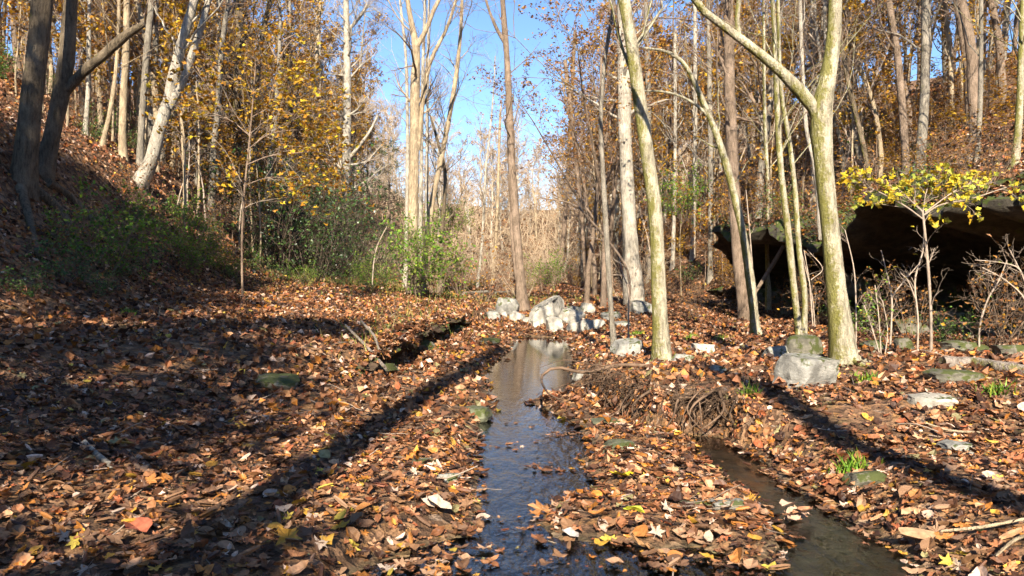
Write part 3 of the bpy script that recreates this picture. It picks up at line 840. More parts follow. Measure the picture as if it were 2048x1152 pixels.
hero('twin_stem_tree', 'right stem of the slim pale pair before the dark overhang', [(1606, 678, 16), (1610, 600, 14), (1598, 500, 13), (1590, 380, 12), (1578, 280, 11), (1562, 180, 10), (1556, 0, 8)], 'bark_moss', 123, 11, cr=BARE)
hero('forked_tree', 'large mossy forked tree on the right bank behind grey boulder', [(1690, 728, 62), (1678, 620, 50), (1664, 500, 44), (1654, 400, 42), (1645, 300, 46), (1643, 230, 52), (1650, 180, 46), (1662, 120, 36), (1668, 60, 32), (1670, 0, 31)], 'bark_moss', 124, 13, cr=BARE, sides=20, flare=0.26,
     limbs=[{'pts': [(1644, 262, 34), (1628, 215, 32), (1596, 178, 29), (1556, 138, 26), (1500, 92, 23), (1450, 55, 20), (1388, 0, 17)], 'top': 9}, {'pts': [(1478, 74, 13), (1474, 40, 12), (1478, 0, 11)], 'top': 9}])
hero('hillside_tree', 'grey furrowed straight trunk on the right hillside', [(1838, 352, 26), (1846, 250, 22), (1851, 120, 21), (1852, 0, 20)], 'bark_grey', 125, 16, cr=dict(BARE, leaf=leaf(ORANGE + YELLOW, 0.7)))
hero('hillside_tree', 'brown trunk leaning left beside the furrowed trunk', [(1814, 358, 19), (1806, 240, 17), (1796, 120, 17), (1778, 0, 15)], 'bark_brown', 126, 16, cr=dict(BARE, leaf=leaf(ORANGE + YELLOW, 0.7)))
hero('slanting_tree', 'leaning pale trunk right behind the forked tree', [(1728, 362, 15), (1712, 280, 13), (1690, 190, 12), (1668, 100, 10)], 'bark_grey', 127, 12, cr=BARE)
hero('slanting_tree', 'dark leaning trunk close behind the pale leaning one', [(1742, 372, 13), (1722, 270, 12), (1700, 180, 11), (1682, 80, 9)], 'bark_dark', 128, 12, cr=BARE, twig='twig_dark')
hero('thin_tree', 'slim pale pole left of the forked tree crown', [(1640, 420, 10), (1628, 330, 9), (1612, 250, 9), (1600, 0, 8)], 'bark_pale', 129, 12, cr=BARE, D=16)
hero('mossy_pole_tree', 'yellow mossy pole standing inside the dark overhang', [(1536, 570, 10), (1534, 480, 10), (1536, 380, 9), (1530, 250, 8), (1528, 100, 7)], 'bark_moss', 130, 11, cr=BARE, D=20)

for a in ((1300, 560, 1292, 0, 14, 'bark_grey', 'grey pole behind the mossy leaning tree on its right'), (1345, 540, 1350, 60, 10, 'bark_pale', 'thin pale pole between leaning and arched trees'), (1385, 520, 1390, 0, 12, 'bark_pale', 'pale pole left of the arched tree bend'),
          (1120, 560, 1150, 60, 11, 'bark_brown', 'brown trunk under the russet leaves right of the sky'), (1175, 580, 1130, 120, 13, 'bark_brown', 'leaning brown trunk bearing russet leaves'), (985, 570, 1000, 240, 8, 'bark_tan', 'thin tan stem left of the creekside trunk'),
          (955, 575, 972, 330, 7, 'bark_pale', 'thin pale stem in the far sunlit thicket'), (1420, 560, 1416, 0, 13, 'bark_grey', 'grey straight pole right of the russet crowns'), (1700, 300, 1716, 0, 10, 'bark_grey', 'grey pole right of the forked crown'),
          (1955, 320, 1962, 0, 12, 'bark_grey', 'slim grey pole on the upper right hillside'), (2030, 330, 2044, 60, 18, 'bark_moss', 'mossy trunk cut by the right picture edge'), (1905, 260, 1890, 0, 12, 'bark_tan', 'tan pole right of the furrowed trunk'),
          (610, 420, 640, 0, 12, 'bark_tan', 'tan trunk left of the pale sycamore'), (575, 430, 580, 0, 10, 'bark_grey', 'grey pole among yellow leaves'), (170, 270, 178, 60, 12, 'bark_pale', 'pale lit pole on the upper left hillside'), (205, 290, 232, 140, 12, 'bark_tan', 'leaning tan pole below the broken limb')):
    hero('pole_tree', a[6], [(a[0], a[1], a[4]), (a[0] * 0.6 + a[2] * 0.4 + 3, a[1] * 0.6 + a[3] * 0.4, a[4] * 0.9), (a[2], a[3], a[4] * 0.75)], a[5], 140 + a[0], 13, cr=dict(BARE, n1=18, t1=0.3, leaf=leaf(RUSSET if 1100 < a[0] < 1450 else ORANGE, 0.5 if 1100 < a[0] < 1200 else 0.15)), twig='twig_brown')

# ------------------------------------------------------------------ saplings drawn from the photograph
def sapling(name, label, stems, mat, seed, leafspec=None, n1=6, len1=0.5, n2=3, n3=2, folmat='foliage', D=None, minr=0.0014, cat='sapling', group=None, wand=True):
    r = np.random.default_rng(seed)
    b = stems[0][0]
    D = D or G(b[0], b[1])[1]
    org = at(b[0], b[1], D); org[2] = H1(org[0], org[1])
    root = empty(name, org); tag(root, label, cat, group)
    mf = MB()
    for st in stems:
        mc = MB()
        p = path_px(st, D)
        if st is stems[0] or st[0][1] > b[1] - 25:
            p = np.vstack([[p[0, 0], p[0, 1], H1(p[0, 0], p[0, 1]) - 0.05, p[0, 3]], p])
        c = spline(p, 18); c[:, 3] = np.maximum(c[:, 3] * 0.72, minr)
        ms = MB(); ms.add(*tubes(c[None, :, :3], c[None, :, 3], 7)); stem_o = ms.build('stem', MAT[mat], root, True, org, False)
        if n1:
            crown(r, mc, c[:, :3], c[:, 3], n1=n1, t1=0.25, len1=len1, n2=n2, n3=n3, ang=(0.5, 1.0), minr=minr, leaf=leafspec, mf=mf, s1=4)
        mc.build('twigs', MAT['twig_sapling'], stem_o, True, org, False)
    mf.build('foliage', MAT[folmat], root, False, org)
    return root

sapling('yellow_maple_sapling', 'sapling spreading a flat layer of bright yellow leaves', [[(1862, 716, 11), (1862, 640, 10), (1858, 560, 10), (1850, 470, 9), (1845, 420, 7)], [(1848, 440, 6), (1810, 412, 5), (1760, 385, 4), (1720, 368, 3)], [(1848, 430, 6), (1880, 410, 5), (1940, 398, 4), (2020, 372, 3)], [(1846, 425, 5), (1850, 395, 4), (1858, 365, 3)], [(1846, 425, 5), (1815, 395, 4), (1790, 372, 3)], [(1850, 425, 5), (1905, 385, 4), (1950, 362, 3)]],
        'twig_sapling', 201, dict(pal=LEMON + YELLOW[:1] + [(0.35, 0.38, 0.06)], per=0.9, size=0.085, flat=0.3, spread=0.03, zmin=2.1, maple=True), n1=10, len1=0.5, n2=3, n3=3)
sapling('bare_sapling', 'pale thin stem left of the yellow leaved sapling', [[(1835, 705, 7), (1836, 640, 6), (1830, 560, 6), (1846, 500, 5), (1848, 440, 4)], [(1832, 600, 4), (1815, 560, 3), (1800, 545, 3)]], 'twig_pale', 202, dict(pal=LEMON, per=0.1, size=0.08, flat=0.8), n1=5, len1=0.45, n2=2, n3=2)
sapling('bare_sapling', 'pale forked bare stem before the dark overhang', [[(1780, 700, 7), (1783, 640, 6), (1783, 592, 6), (1772, 540, 4), (1762, 500, 4)], [(1783, 592, 5), (1810, 560, 4), (1840, 525, 3)]], 'twig_pale', 203, None, n1=4, len1=0.4, n2=2, n3=2)
sapling('bare_sapling', 'stem curving right with sparse green leaves at far right', [[(1958, 705, 7), (1960, 650, 6), (1975, 600, 6), (1998, 560, 5), (2014, 520, 4)], [(1990, 570, 3), (1980, 550, 3)]], 'twig_pale', 204, dict(pal=BRIGHT, per=0.12, size=0.07, flat=0.7), n1=5, len1=0.45, n2=2, n3=2)
sapling('bare_shrub', 'bare twiggy branches reaching in from the right edge', [[(2072, 690, 7), (2050, 600, 6), (2010, 560, 4), (1965, 535, 3)], [(2070, 640, 6), (2040, 540, 5), (2000, 525, 3), (1950, 520, 3)], [(2075, 650, 5), (2048, 560, 4), (2020, 500, 3)]], 'twig_pale', 205, dict(pal=ORANGE, per=0.1, size=0.07), n1=6, len1=0.55, n2=3, n3=2, D=8.6, cat='shrub')
sapling('bare_sapling', 'straight thin stem right of the forked trunk', [[(1712, 690, 5), (1712, 620, 5), (1708, 540, 4), (1690, 460, 3)]], 'twig_pale', 206, dict(pal=GREEN, per=0.4, size=0.05), n1=8, len1=0.5)
sapling('green_twig_shrub', 'thin stems with small green leaves right of the forked trunk', [[(1760, 712, 5), (1745, 660, 4), (1728, 610, 3)], [(1762, 712, 5), (1758, 640, 4), (1750, 570, 3)], [(1770, 712, 4), (1775, 660, 3), (1765, 600, 3)]], 'twig_pale', 207, dict(pal=BRIGHT, per=0.9, size=0.045, flat=0.6), n1=8, len1=0.4, n2=3, n3=3, cat='shrub')
sapling('forked_sapling', 'small pale pinkish Y shaped sapling beside the square boulder', [[(1257, 690, 6), (1257, 640, 5), (1256, 575, 5), (1246, 550, 4), (1238, 515, 3)], [(1256, 570, 4), (1268, 548, 3), (1278, 530, 3)]], 'twig_pale', 208, None, n1=4, len1=0.35, n2=2, n3=2)
sapling('bare_sapling', 'white wispy stems between the slim pale pair', [[(1626, 660, 5), (1622, 600, 5), (1618, 560, 4), (1608, 500, 3)], [(1622, 560, 4), (1645, 538, 3), (1620, 505, 2)], [(1630, 655, 4), (1624, 590, 3), (1612, 540, 3), (1600, 490, 2)]], 'twig_pale', 209, dict(pal=RUSSET, per=0.08, size=0.1), n1=5, len1=0.4, n2=2, n3=2)
sapling('bare_sapling', 'thin pole close left of the arched tree foot', [[(1508, 650, 5), (1506, 560, 5), (1500, 470, 4), (1492, 380, 3)]], 'twig_pale', 210, None, n1=6, len1=0.4)
sapling('bare_sapling', 'slender stem left of the vine clad tree', [[(745, 560, 4), (752, 500, 4), (775, 450, 3)]], 'twig_pale', 211, None, n1=6, len1=0.8, D=24)
sapling('yellow_leaved_tree', 'understory tree holding layers of golden leaves on the left', [[(484, 470, 8), (490, 370, 7), (498, 290, 6), (506, 200, 5), (512, 120, 4)], [(492, 330, 5), (540, 312, 4), (620, 304, 3)], [(494, 300, 5), (540, 268, 4), (610, 258, 3)], [(498, 270, 5), (460, 240, 4), (420, 225, 3)], [(502, 235, 4), (550, 210, 3), (590, 195, 3)], [(490, 370, 4), (540, 355, 3), (590, 360, 3)]],
        'twig_brown', 212, dict(pal=YELLOW + LEMON[1:2], per=1.0, size=0.12, flat=0.6, spread=0.05, maple=True), n1=13, len1=2.0, n2=5, n3=4, D=17, cat='tree')
sapling('bare_sapling', 'pair of thin sunlit whips on the left bank', [[(365, 425, 5), (372, 380, 4), (380, 330, 3)], [(352, 420, 5), (362, 380, 4), (372, 350, 3)]], 'twig_pale', 213, None, n1=5, len1=0.5)
sapling('bare_sapling', 'tall pale whip right of the yellow leaved tree', [[(478, 495, 5), (482, 420, 5), (500, 330, 4), (498, 250, 3)]], 'twig_pale', 214, None, n1=6, len1=0.5)
sapling('bare_sapling', 'thin leaning stem left of the side thicket by the creek', [[(1085, 585, 5), (1075, 540, 4), (1050, 500, 3)], [(1110, 585, 7), (1098, 540, 6), (1088, 500, 5)]], 'twig_brown', 215, None, n1=6, len1=0.8)
sapling('leaning_sapling', 'thin trunk slanting left over the bank right of the boulders', [[(1256, 545, 9), (1215, 480, 9), (1180, 440, 8), (1150, 410, 6), (1080, 395, 4)]], 'bark_brown', 216, dict(pal=RUSSET, per=0.4, size=0.1), n1=10, len1=1.4, D=20)

# ------------------------------------------------------------------ shrubs
def shrub_mesh(seed, rx, rz, stems, pal, size, per, lean=0.5, n2=5, n3=4, flat=0.4, k3=3, minr=0.003):
    r = np.random.default_rng(seed)
    a = r.uniform(0, 6.28, stems); S = np.c_[np.cos(a) * rx * 0.25 * r.random(stems), np.sin(a) * rx * 0.25 * r.random(stems), np.full(stems, -0.05)]
    D = np.c_[np.cos(a) * lean, np.sin(a) * lean, np.ones(stems)]
    L = rz * r.uniform(0.65, 1.15, stems)
    P = grow(r, S, D, L, 6, 0.14, 0.02); R = taper(np.full(stems, max(0.006 * rz, 0.005)), 6, 0.3)
    ms, mf = MB(), MB(); ms.add(*tubes(P, R, 5))
    S, D, rr, tt = sprout(r, P, R, n2, 0.15, (0.6, 1.3)); L2 = rx * r.uniform(0.3, 0.75, len(S))
    P2 = grow(r, S, D, L2, 4, 0.2, 0.02); R2 = taper(np.maximum(rr * 0.5, minr), 4, 0.4); ms.add(*tubes(P2, R2, 3))
    S, D, rr, tt = sprout(r, P2, R2, n3, 0.1, (0.4, 1.1)); L3 = np.repeat(L2, n3) * r.uniform(0.25, 0.55, len(S))
    P3 = grow(r, S, D, L3, k3, 0.2, 0.0); R3 = taper(np.full(len(S), minr * 0.8), k3, 0.6); ms.add(*tubes(P3, R3, 3))
    if pal is not None:
        pts = np.repeat(P3[:, 1:].reshape(-1, 3), max(int(per), 1), 0)
        if per < 1:
            pts = pts[r.random(len(pts)) < per]
        leaves_at(r, mf, pts + r.normal(size=pts.shape) * size * 0.5, size, pal, flat)
    return ms, mf

PROTO, SHRUB = {}, {}
def shrub(name, label, loc, proto, scale=1.0, rz=0.0, cat='shrub', group=None):
    ms, mf, twig, fol = SHRUB[proto]
    root = empty(name, loc, rz); root.scale = (scale,) * 3
    tag(root, label, cat, group)
    link(bpy.data.objects.new('stems', ms), root)
    if mf:
        link(bpy.data.objects.new('foliage', mf), root)
    return root
def shrub_proto(key, twig, fol, *a, **k):
    ms, mf = shrub_mesh(*a, **k)
    SHRUB[key] = (ms.mesh('stems', MAT[twig], True, None, False), mf.mesh('foliage', MAT[fol], False) if mf.v else None, twig, fol)
shrub_proto('green', 'twig_brown', 'evergreen', 301, 0.9, 1.2, 9, GREEN + BRIGHT[:1], 0.08, 1.0, n2=6, n3=4)
shrub_proto('bright', 'twig_brown', 'foliage', 302, 1.1, 1.5, 12, BRIGHT, 0.075, 1, n2=7, n3=5)
shrub_proto('laurel', 'twig_dark', 'evergreen', 303, 2.2, 3.6, 12, DARKGREEN + GREEN, 0.11, 0.55, n2=8, n3=5)
shrub_proto('laurel_b', 'twig_dark', 'evergreen', 304, 2.3, 3.2, 11, DARKGREEN + [(0.08, 0.11, 0.03)], 0.11, 0.5, n2=8, n3=5, lean=0.7)
shrub_proto('bare', 'twig_far', 'foliage', 305, 1.5, 2.4, 12, None, 0.1, 1, n2=7, n3=6, minr=0.005)
shrub_proto('bare_b', 'twig_brown', 'foliage', 306, 1.2, 1.8, 10, RUSSET + ORANGE, 0.09, 0.25, n2=6, n3=5, minr=0.004)
shrub_proto('gold', 'twig_brown', 'foliage', 307, 1.1, 1.5, 8, YELLOW, 0.1, 1, n2=5, n3=4, flat=0.75)
shrub_proto('orange', 'twig_brown', 'foliage', 308, 1.4, 2.0, 9, ORANGE, 0.11, 1, n2=6, n3=4, flat=0.7)
def shrub_px(name, label, px, py, proto, scale, **k):
    g = G(px, py)
    return shrub(name, label, g - np.array([0, 0, 0.02]), proto, scale * k.pop('s', 1), k.pop('rz', px * 0.37), **k)
shrub_px('leafy_shrub', 'green leafy shrub standing out of the shaded left bank', 212, 548, 'bright', 1.0)
shrub_px('leafy_shrub', 'dark green shrub below the curved tree on the left', 330, 500, 'bright', 0.9, rz=2)
shrub_px('leafy_shrub', 'small shaded shrub low on the left bank beside leaves', 268, 560, 'green', 0.7, rz=4)
shrub_px('leafy_shrub', 'green shrub at the bank foot below yellow leaves', 372, 545, 'bright', 0.7, rz=1)
BK = 'undergrowth on the shaded left bank'
BSP = [(120, 560, 'green', .6), (165, 520, 'bare_b', .6), (245, 500, 'green', .7), (300, 545, 'bare_b', .6), (300, 455, 'green', .7), (390, 480, 'bare_b', .7), (405, 530, 'green', .6), (430, 450, 'bare_b', .7), (60, 600, 'green', .45), (350, 440, 'green', .6), (450, 540, 'orange', .4), (200, 590, 'green', .4)]
for i, (px, py, k, sc_) in enumerate(BSP):
    shrub_px('bank_bush', ['leftmost', 'second', 'third', 'fourth', 'fifth', 'sixth', 'seventh', 'eighth', 'ninth', 'tenth', 'eleventh', 'twelfth'][sorted((q[0], q[1]) for q in BSP).index((px, py))] + ' bush from the left on the shaded left bank, ' + {'green': 'green leaved', 'bare_b': 'brown twigged', 'orange': 'orange leaved'}[k], px, py, k, sc_, group=BK)
VB = 'bright green undergrowth round the vine clad tree'
shrub('vine_shrub', 'bright green vine mass around the tall forked trunk', at(822, 580, 22.8), 'bright', 1.35, 0.5, group=VB)
shrub('vine_shrub', 'bright green bush right of the tall forked trunk', at(872, 582, 22.5), 'bright', 1.0, 2.5, group=VB)
shrub('vine_shrub', 'vine clump climbing the tall forked trunk', at(848, 510, 23.0), 'bright', 0.7, 4.0, group=VB)
shrub('vine_shrub', 'green bush in the far gap right of the sky', at(1082, 575, 34), 'bright', 1.0, 1.0, group=VB)
shrub('vine_shrub', 'lit green bush high behind the mossy leaning tree', at(1372, 440, 21), 'bright', 0.9, 3.0, group=VB)
shrub('vine_shrub', 'green bush far left of the vine clad tree', at(748, 572, 26), 'bright', 0.7, 5.0, group=VB)
shrub('vine_shrub', 'green bush far behind the slanting pale trunk', at(905, 470, 30), 'bright', 0.9, 5.5, group=VB)
for i, (px, py, k, sc_) in enumerate([(1560, 640, 'bare_b', .6), (1640, 650, 'bare_b', .7), (1700, 672, 'green', .5), (1745, 668, 'bare_b', .6), (1820, 685, 'bare_b', .6), (1905, 690, 'green', .45), (1985, 698, 'bare_b', .6), (2030, 700, 'bare_b', .7), (1590, 625, 'green', .5), (1440, 610, 'bare_b', .6), (1400, 640, 'bare_b', .5)]):
    shrub_px('overhang_bush', ['leftmost', 'second', 'third', 'fourth', 'fifth', 'sixth', 'seventh', 'eighth', 'ninth', 'tenth', 'eleventh'][[1400, 1440, 1560, 1590, 1640, 1700, 1745, 1820, 1905, 1985, 2030].index(px)] + (' from left of the bushes before the overhang, ' + ('brown twigs' if k == 'bare_b' else 'small green leaves')), px, py, k, sc_, group='bushes before the dark overhang')
LG = 'dark evergreen laurels on the left of the valley'
LLAB = ['nearest dark laurel at the bank foot', 'dark laurel just left of the pale sycamore foot', 'dark laurel right behind the pale sycamore foot', 'dark laurel high behind the golden leaves', 'dark laurel under the golden leaves', 'tall dark laurel left of the sycamore trunk', 'dark laurel between the sycamore and the vine clad tree', 'highest dark laurel on the left slope', 'small dark laurel in front of the thicket', 'low spreading laurel before the sycamore foot']
for i, (px, py, D, s, k) in enumerate([(560, 520, 26, 1.2, 'laurel'), (640, 530, 29, 1.3, 'laurel_b'), (700, 545, 33, 1.2, 'laurel'), (600, 430, 30, 1.3, 'laurel_b'), (540, 440, 27, 1.2, 'laurel'), (655, 400, 33, 1.3, 'laurel'), (745, 545, 36, 1.2, 'laurel_b'), (585, 350, 33, 1.3, 'laurel_b'), (620, 545, 24, 0.8, 'laurel'), (690, 560, 27, 0.6, 'laurel_b')]):
    p = at(px, py, D); p[2] = H1(p[0], p[1])
    shrub('laurel_shrub', LLAB[i], p, k, s, i * 1.3, group=LG)
LOW = 'low greenery along the foot of the left bank'
SPOT = [(470, 560, .5), (520, 548, .55), (560, 562, .5), (600, 568, .45), (640, 560, .5), (680, 572, .45), (715, 565, .5), (760, 575, .5), (790, 568, .6), (905, 578, .5), (935, 580, .45), (960, 575, .5), (1060, 580, .45), (730, 585, .35), (575, 540, .6), (650, 540, .6), (430, 500, .5), (505, 520, .5)]
for i, (px, py, sc_) in enumerate(SPOT):
    shrub_px('low_bush', ['dull', 'leafy', 'ragged', 'spreading', 'small', 'thin'][i % 6] + ' green low bush, ' + ['leftmost', 'second', 'third', 'fourth', 'fifth', 'sixth', 'seventh', 'eighth', 'ninth', 'tenth', 'eleventh', 'twelfth', 'thirteenth', 'fourteenth', 'fifteenth', 'sixteenth', 'seventeenth', 'eighteenth'][sorted(q[0] for q in SPOT).index(px)] + ' from the left along the bank foot', px, py, 'bright' if i % 3 == 0 else 'green', sc_, group=LOW)
shrub_px('golden_shrub', 'low golden leaved shrub beneath the pale sycamore', 732, 510, 'gold', 0.6)
shrub_px('golden_shrub', 'golden shrub on the right hillside behind the forked tree', 1760, 330, 'gold', 0.8)
shrub_px('golden_shrub', 'golden leaves beside the leaning pale trunk', 1705, 380, 'gold', 0.7)
shrub_px('orange_shrub', 'orange leaved shrub high on the right hillside', 1950, 240, 'orange', 0.8)
shrub_px('orange_shrub', 'orange leaved shrub left of the furrowed trunk', 1780, 290, 'orange', 0.8)

# ------------------------------------------------------------------ forest behind: one of each kind, then copies
def tree_proto(key, seed, h, r0, mat, twig, fol='foliage', lean=0.06, flare=0.3, fork=False, **cr):
    r = np.random.default_rng(seed)
    k = 26
    d = np.array([r.normal() * lean, r.normal() * lean, 1.0]); P = [np.array([0, 0, -0.3])]
    for i in range(k - 1):
        d = nrm(d + r.normal(size=3) * 0.05 + np.array([0, 0, 0.06])); P.append(P[-1] + d * h / (k - 1))
    P = np.array(P); R = r0 * (1 - 0.88 * (np.arange(k) / (k - 1)) ** 1.1)
    mt, mc, mf = MB(), MB(), MB()
    mt.add(*trunk_tube(r, P, R, 9, flare, seed))
    if fork:
        i = k // 3
        q = grow(r, P[i][None], np.array([[r.normal() * 0.4, r.normal() * 0.4, 1]]), np.array([h * 0.55]), 12, 0.06, 0.05); R2 = taper(np.array([R[i] * 0.7]), 12, 0.15)
        mt.add(*tubes(q, R2, 8)); crown(r, mc, q[0], R2[0], mf=mf, **{**cr, 'n1': cr['n1'] // 2})
    crown(r, mc, P, R, mf=mf, **cr)
    parts = [('trunk', mt.mesh('trunk', MAT[mat], True, None, False)), ('crown', mc.mesh('crown', MAT[twig], True, None, False))]
    if mf.v:
        parts.append(('foliage', mf.mesh('foliage', MAT[fol], False)))
    PROTO[key] = parts

def plant(key, name, label, loc, s=1.0, rz=0.0, group=None, cat='tree'):
    root = empty(name, loc, rz); root.scale = (s, s, s)
    tag(root, label, cat, group)
    for n_, me in PROTO[key]:
        link(bpy.data.objects.new(n_, me), root)
    return root

cB = dict(n1=26, t1=0.28, len1=3.4, n2=6, n3=5, minr=0.006)
tree_proto('bare_a', 401, 15, 0.15, 'bark_grey', 'twig_brown', **{**cB, 'leaf': leaf(ORANGE + YELLOW, 1.0, 0.14)})
tree_proto('bare_b', 402, 16, 0.13, 'bark_pale', 'twig_pale', fork=True, **cB)
tree_proto('bare_c', 403, 14, 0.11, 'bark_tan', 'twig_brown', **{**cB, 't1': 0.15, 'leaf': leaf(ORANGE + YELLOW, 1.0, 0.14)})
tree_proto('bare_d', 404, 17, 0.18, 'bark_brown', 'twig_dark', fork=True, **cB)
tree_proto('gold_a', 405, 12, 0.11, 'bark_grey', 'twig_brown', **{**cB, 'leaf': leaf(YELLOW, 2.2, 0.17, flat=0.45)})
tree_proto('gold_b', 406, 14, 0.13, 'bark_brown', 'twig_dark', **{**cB, 'leaf': leaf(ORANGE + YELLOW[:1], 2.4, 0.17, flat=0.4)})
tree_proto('russet', 407, 13, 0.13, 'bark_brown', 'twig_brown', fork=True, **{**cB, 't1': 0.36, 'thick': 0.7, 'minr': 0.004, 'n1': 22, 'leaf': leaf(RUSSET + ORANGE[:2], 2.4, 0.12)})
tree_proto('far_a', 408, 11, 0.14, 'bark_pale', 'twig_far', **dict(n1=30, t1=0.12, len1=3.4, n2=6, n3=4, minr=0.013, leaf=leaf(RUSSET, 0.4, 0.2)))
tree_proto('far_b', 409, 12, 0.13, 'bark_pale', 'twig_pale', fork=True, **dict(n1=28, t1=0.12, len1=3.6, n2=6, n3=4, minr=0.013))
tree_proto('far_c', 410, 10, 0.12, 'bark_tan', 'twig_far', **dict(n1=30, t1=0.1, len1=3.6, n2=6, n3=4, minr=0.013, leaf=leaf([(0.42, 0.28, 0.16), (0.36, 0.22, 0.12)], 0.4, 0.2)))
tree_proto('pine', 411, 14, 0.16, 'bark_brown', 'twig_dark', 'evergreen', **dict(n1=46, t1=0.2, len1=2.8, n2=7, n3=4, ang=(1.2, 1.6), up=-0.02, minr=0.006, leaf=leaf([(0.07, 0.10, 0.03), (0.10, 0.13, 0.035), (0.05, 0.08, 0.025)], 2, 0.15, spread=0.1)))
tree_proto('whip_a', 412, 5.5, 0.03, 'twig_pale', 'twig_pale', flare=0.1, **dict(n1=12, t1=0.3, len1=1.2, n2=4, n3=3, minr=0.004))
tree_proto('whip_b', 413, 4.5, 0.025, 'twig_brown', 'twig_brown', flare=0.1, **dict(n1=12, t1=0.25, len1=1.2, n2=4, n3=3, minr=0.004, leaf=leaf(ORANGE + YELLOW, 2.0, 0.13, flat=0.5)))
tree_proto('whip_c', 414, 6.5, 0.035, 'bark_tan', 'twig_brown', flare=0.1, **dict(n1=14, t1=0.3, len1=1.3, n2=4, n3=3, minr=0.004, leaf=leaf(YELLOW, 2.0, 0.13, flat=0.5)))

R0 = random.Random(7)
taken = [(x, y, 0.9) for x, y in HEROES]
def scatter(n, xy, mind, keep=lambda px, x, y: True):
    out, tries = [], 0
    while len(out) < n and tries < n * 60:
        tries += 1
        x, y = xy()
        px = 1024 + FPX * x / y
        if not (-120 < px < 2170) or not keep(px, x, y):
            continue
        if any((x - a) ** 2 + (y - b) ** 2 < max(mind, 0.0) ** 2 for a, b, _ in taken):
            continue
        taken.append((x, y, mind)); out.append((x, y))
    return out
gap = lambda px, x, y: not (715 < px < 1075)
def left_xy():
    y = R0.uniform(24, 64); return float(tab(y, FL)) - R0.uniform(0.5, 24) * min(1, y / 35), y
def right_xy():
    y = R0.uniform(20, 62); return float(tab(y, WR)) + (3.2 if y < 28 else 1.5) + R0.uniform(0, 25) * min(1, y / 35), y
def mid_xy():
    y = R0.uniform(34, 78); return R0.uniform(-8, 7), y
def far_xy():
    y = R0.uniform(72, 128); return R0.uniform(-30, 32), y
def ground_at(x, y):
    return (x, y, H1(x, y))
REFS = sorted([(40, 'the far left trunk'), (130, 'the broken limb tree'), (310, 'the curved pale tree'), (480, 'the dark straight trunk'), (694, 'the pale sycamore'), (828, 'the vine clad tree'), (900, 'the slanting pale trunk'), (1028, 'the creekside trunk'), (1210, 'the thin dark trunk'), (1300, 'the mossy leaning tree'), (1468, 'the arched tree'), (1580, 'the slim pale pair'), (1655, 'the forked mossy tree'), (1800, 'the brown hillside trunk'), (1850, 'the furrowed trunk'), (1990, 'the right picture edge')])
USED = {}
ORD = ['', 'second ', 'third ', 'fourth ', 'fifth ', 'sixth ', 'seventh ', 'eighth ', 'ninth ', 'tenth ']
def single(look, x, y, base):
    """'look, where it stands': no two alike"""
    px = 1024 + FPX * x / y
    ref = min(REFS, key=lambda q: abs(q[0] - px))
    side = 'left of ' if px < ref[0] else 'right of '
    deep = 'close by' if y < 25 else 'behind' if y < 36 else 'far behind' if y < 52 else 'deep in the distance'
    for rk in sorted(REFS, key=lambda q: abs(q[0] - px)):
        side = 'left of ' if px < rk[0] else 'right of '
        for o_ in ORD[:4]:
            lb = f'{o_}{look} {deep} {side}{rk[1]}'
            if lb not in USED:
                USED[lb] = 1
                return lb
    return look + ' ' + base
LOOK = {'bare_a': 'bare grey tree', 'bare_b': 'forked pale bare tree', 'bare_c': 'slender tan bare tree', 'bare_d': 'tall dark bare tree', 'gold_a': 'golden leaved tree', 'gold_b': 'orange leaved tree', 'russet': 'russet leaved tree', 'pine': 'dark evergreen tree'}
def forest(zone, pts, kinds, name, group):
    for x, y in sorted(pts, key=lambda q: q[1]):
        k = R0.choice(kinds)
        lb = single(LOOK.get(k, '') or {'far_a': 'pinkish bare hilltop tree', 'far_b': 'pale forked hilltop tree', 'far_c': 'tan dry leaved hilltop tree'}[k], x, y, 'in the woods')
        plant(k, name[k] if isinstance(name, dict) else name, lb, ground_at(x, y), R0.uniform(0.75, 1.2) * (1.15 if zone == 'F' else 1), R0.uniform(0, 6.28), group)
NM = {'bare_a': 'bare_tree', 'bare_b': 'bare_tree', 'bare_c': 'bare_tree', 'bare_d': 'bare_tree', 'gold_a': 'golden_tree', 'gold_b': 'orange_tree', 'russet': 'russet_tree', 'pine': 'pine_tree', 'far_a': 'distant_tree', 'far_b': 'distant_tree', 'far_c': 'distant_tree'}
forest('L', scatter(95, left_xy, 1.2, gap), ['bare_a', 'bare_b', 'bare_c', 'bare_c', 'gold_a', 'gold_b', 'gold_a', 'gold_b', 'bare_a', 'gold_b', 'bare_c'], NM, 'trees on the left hillside')
forest('R', scatter(92, right_xy, 1.2, gap), ['bare_a', 'bare_b', 'bare_c', 'gold_a', 'gold_b', 'russet', 'gold_b', 'gold_a', 'gold_b'], NM, 'trees on the right hillside')
forest('M', scatter(8, mid_xy, 1.5, lambda px, x, y: not (715 < px < 1150)), ['bare_a', 'bare_b', 'bare_c', 'russet'], NM, 'trees on the far valley floor')
forest('F', scatter(85, far_xy, 1.6), ['far_a', 'far_b', 'far_c', 'far_a'], NM, 'trees on the far hill')
for i, (px, D) in enumerate([(772, 52), (640, 46), (742, 58)]):
    x = (px - 1024) / FPX * D
    plant('pine', 'pine_tree', single('tall dark pine', x, D, 'x'), ground_at(x, D), 0.6, i * 2.0, 'evergreens beyond the sycamore')
for i, (px, D) in enumerate([(1172, 27), (1205, 24), (1190, 33)]):
    x = (px - 1024) / FPX * D
    plant('russet', 'russet_tree', single('russet leaved tree against the sky', x, D, 'x'), ground_at(x, D), 0.8 + 0.05 * i, i * 1.1, 'russet trees right of the sky gap')
rw = np.random.default_rng(333); nw = 1300
wy_ = rw.uniform(74, 126, nw); wx_ = rw.uniform(-0.42, 0.36, nw) * wy_
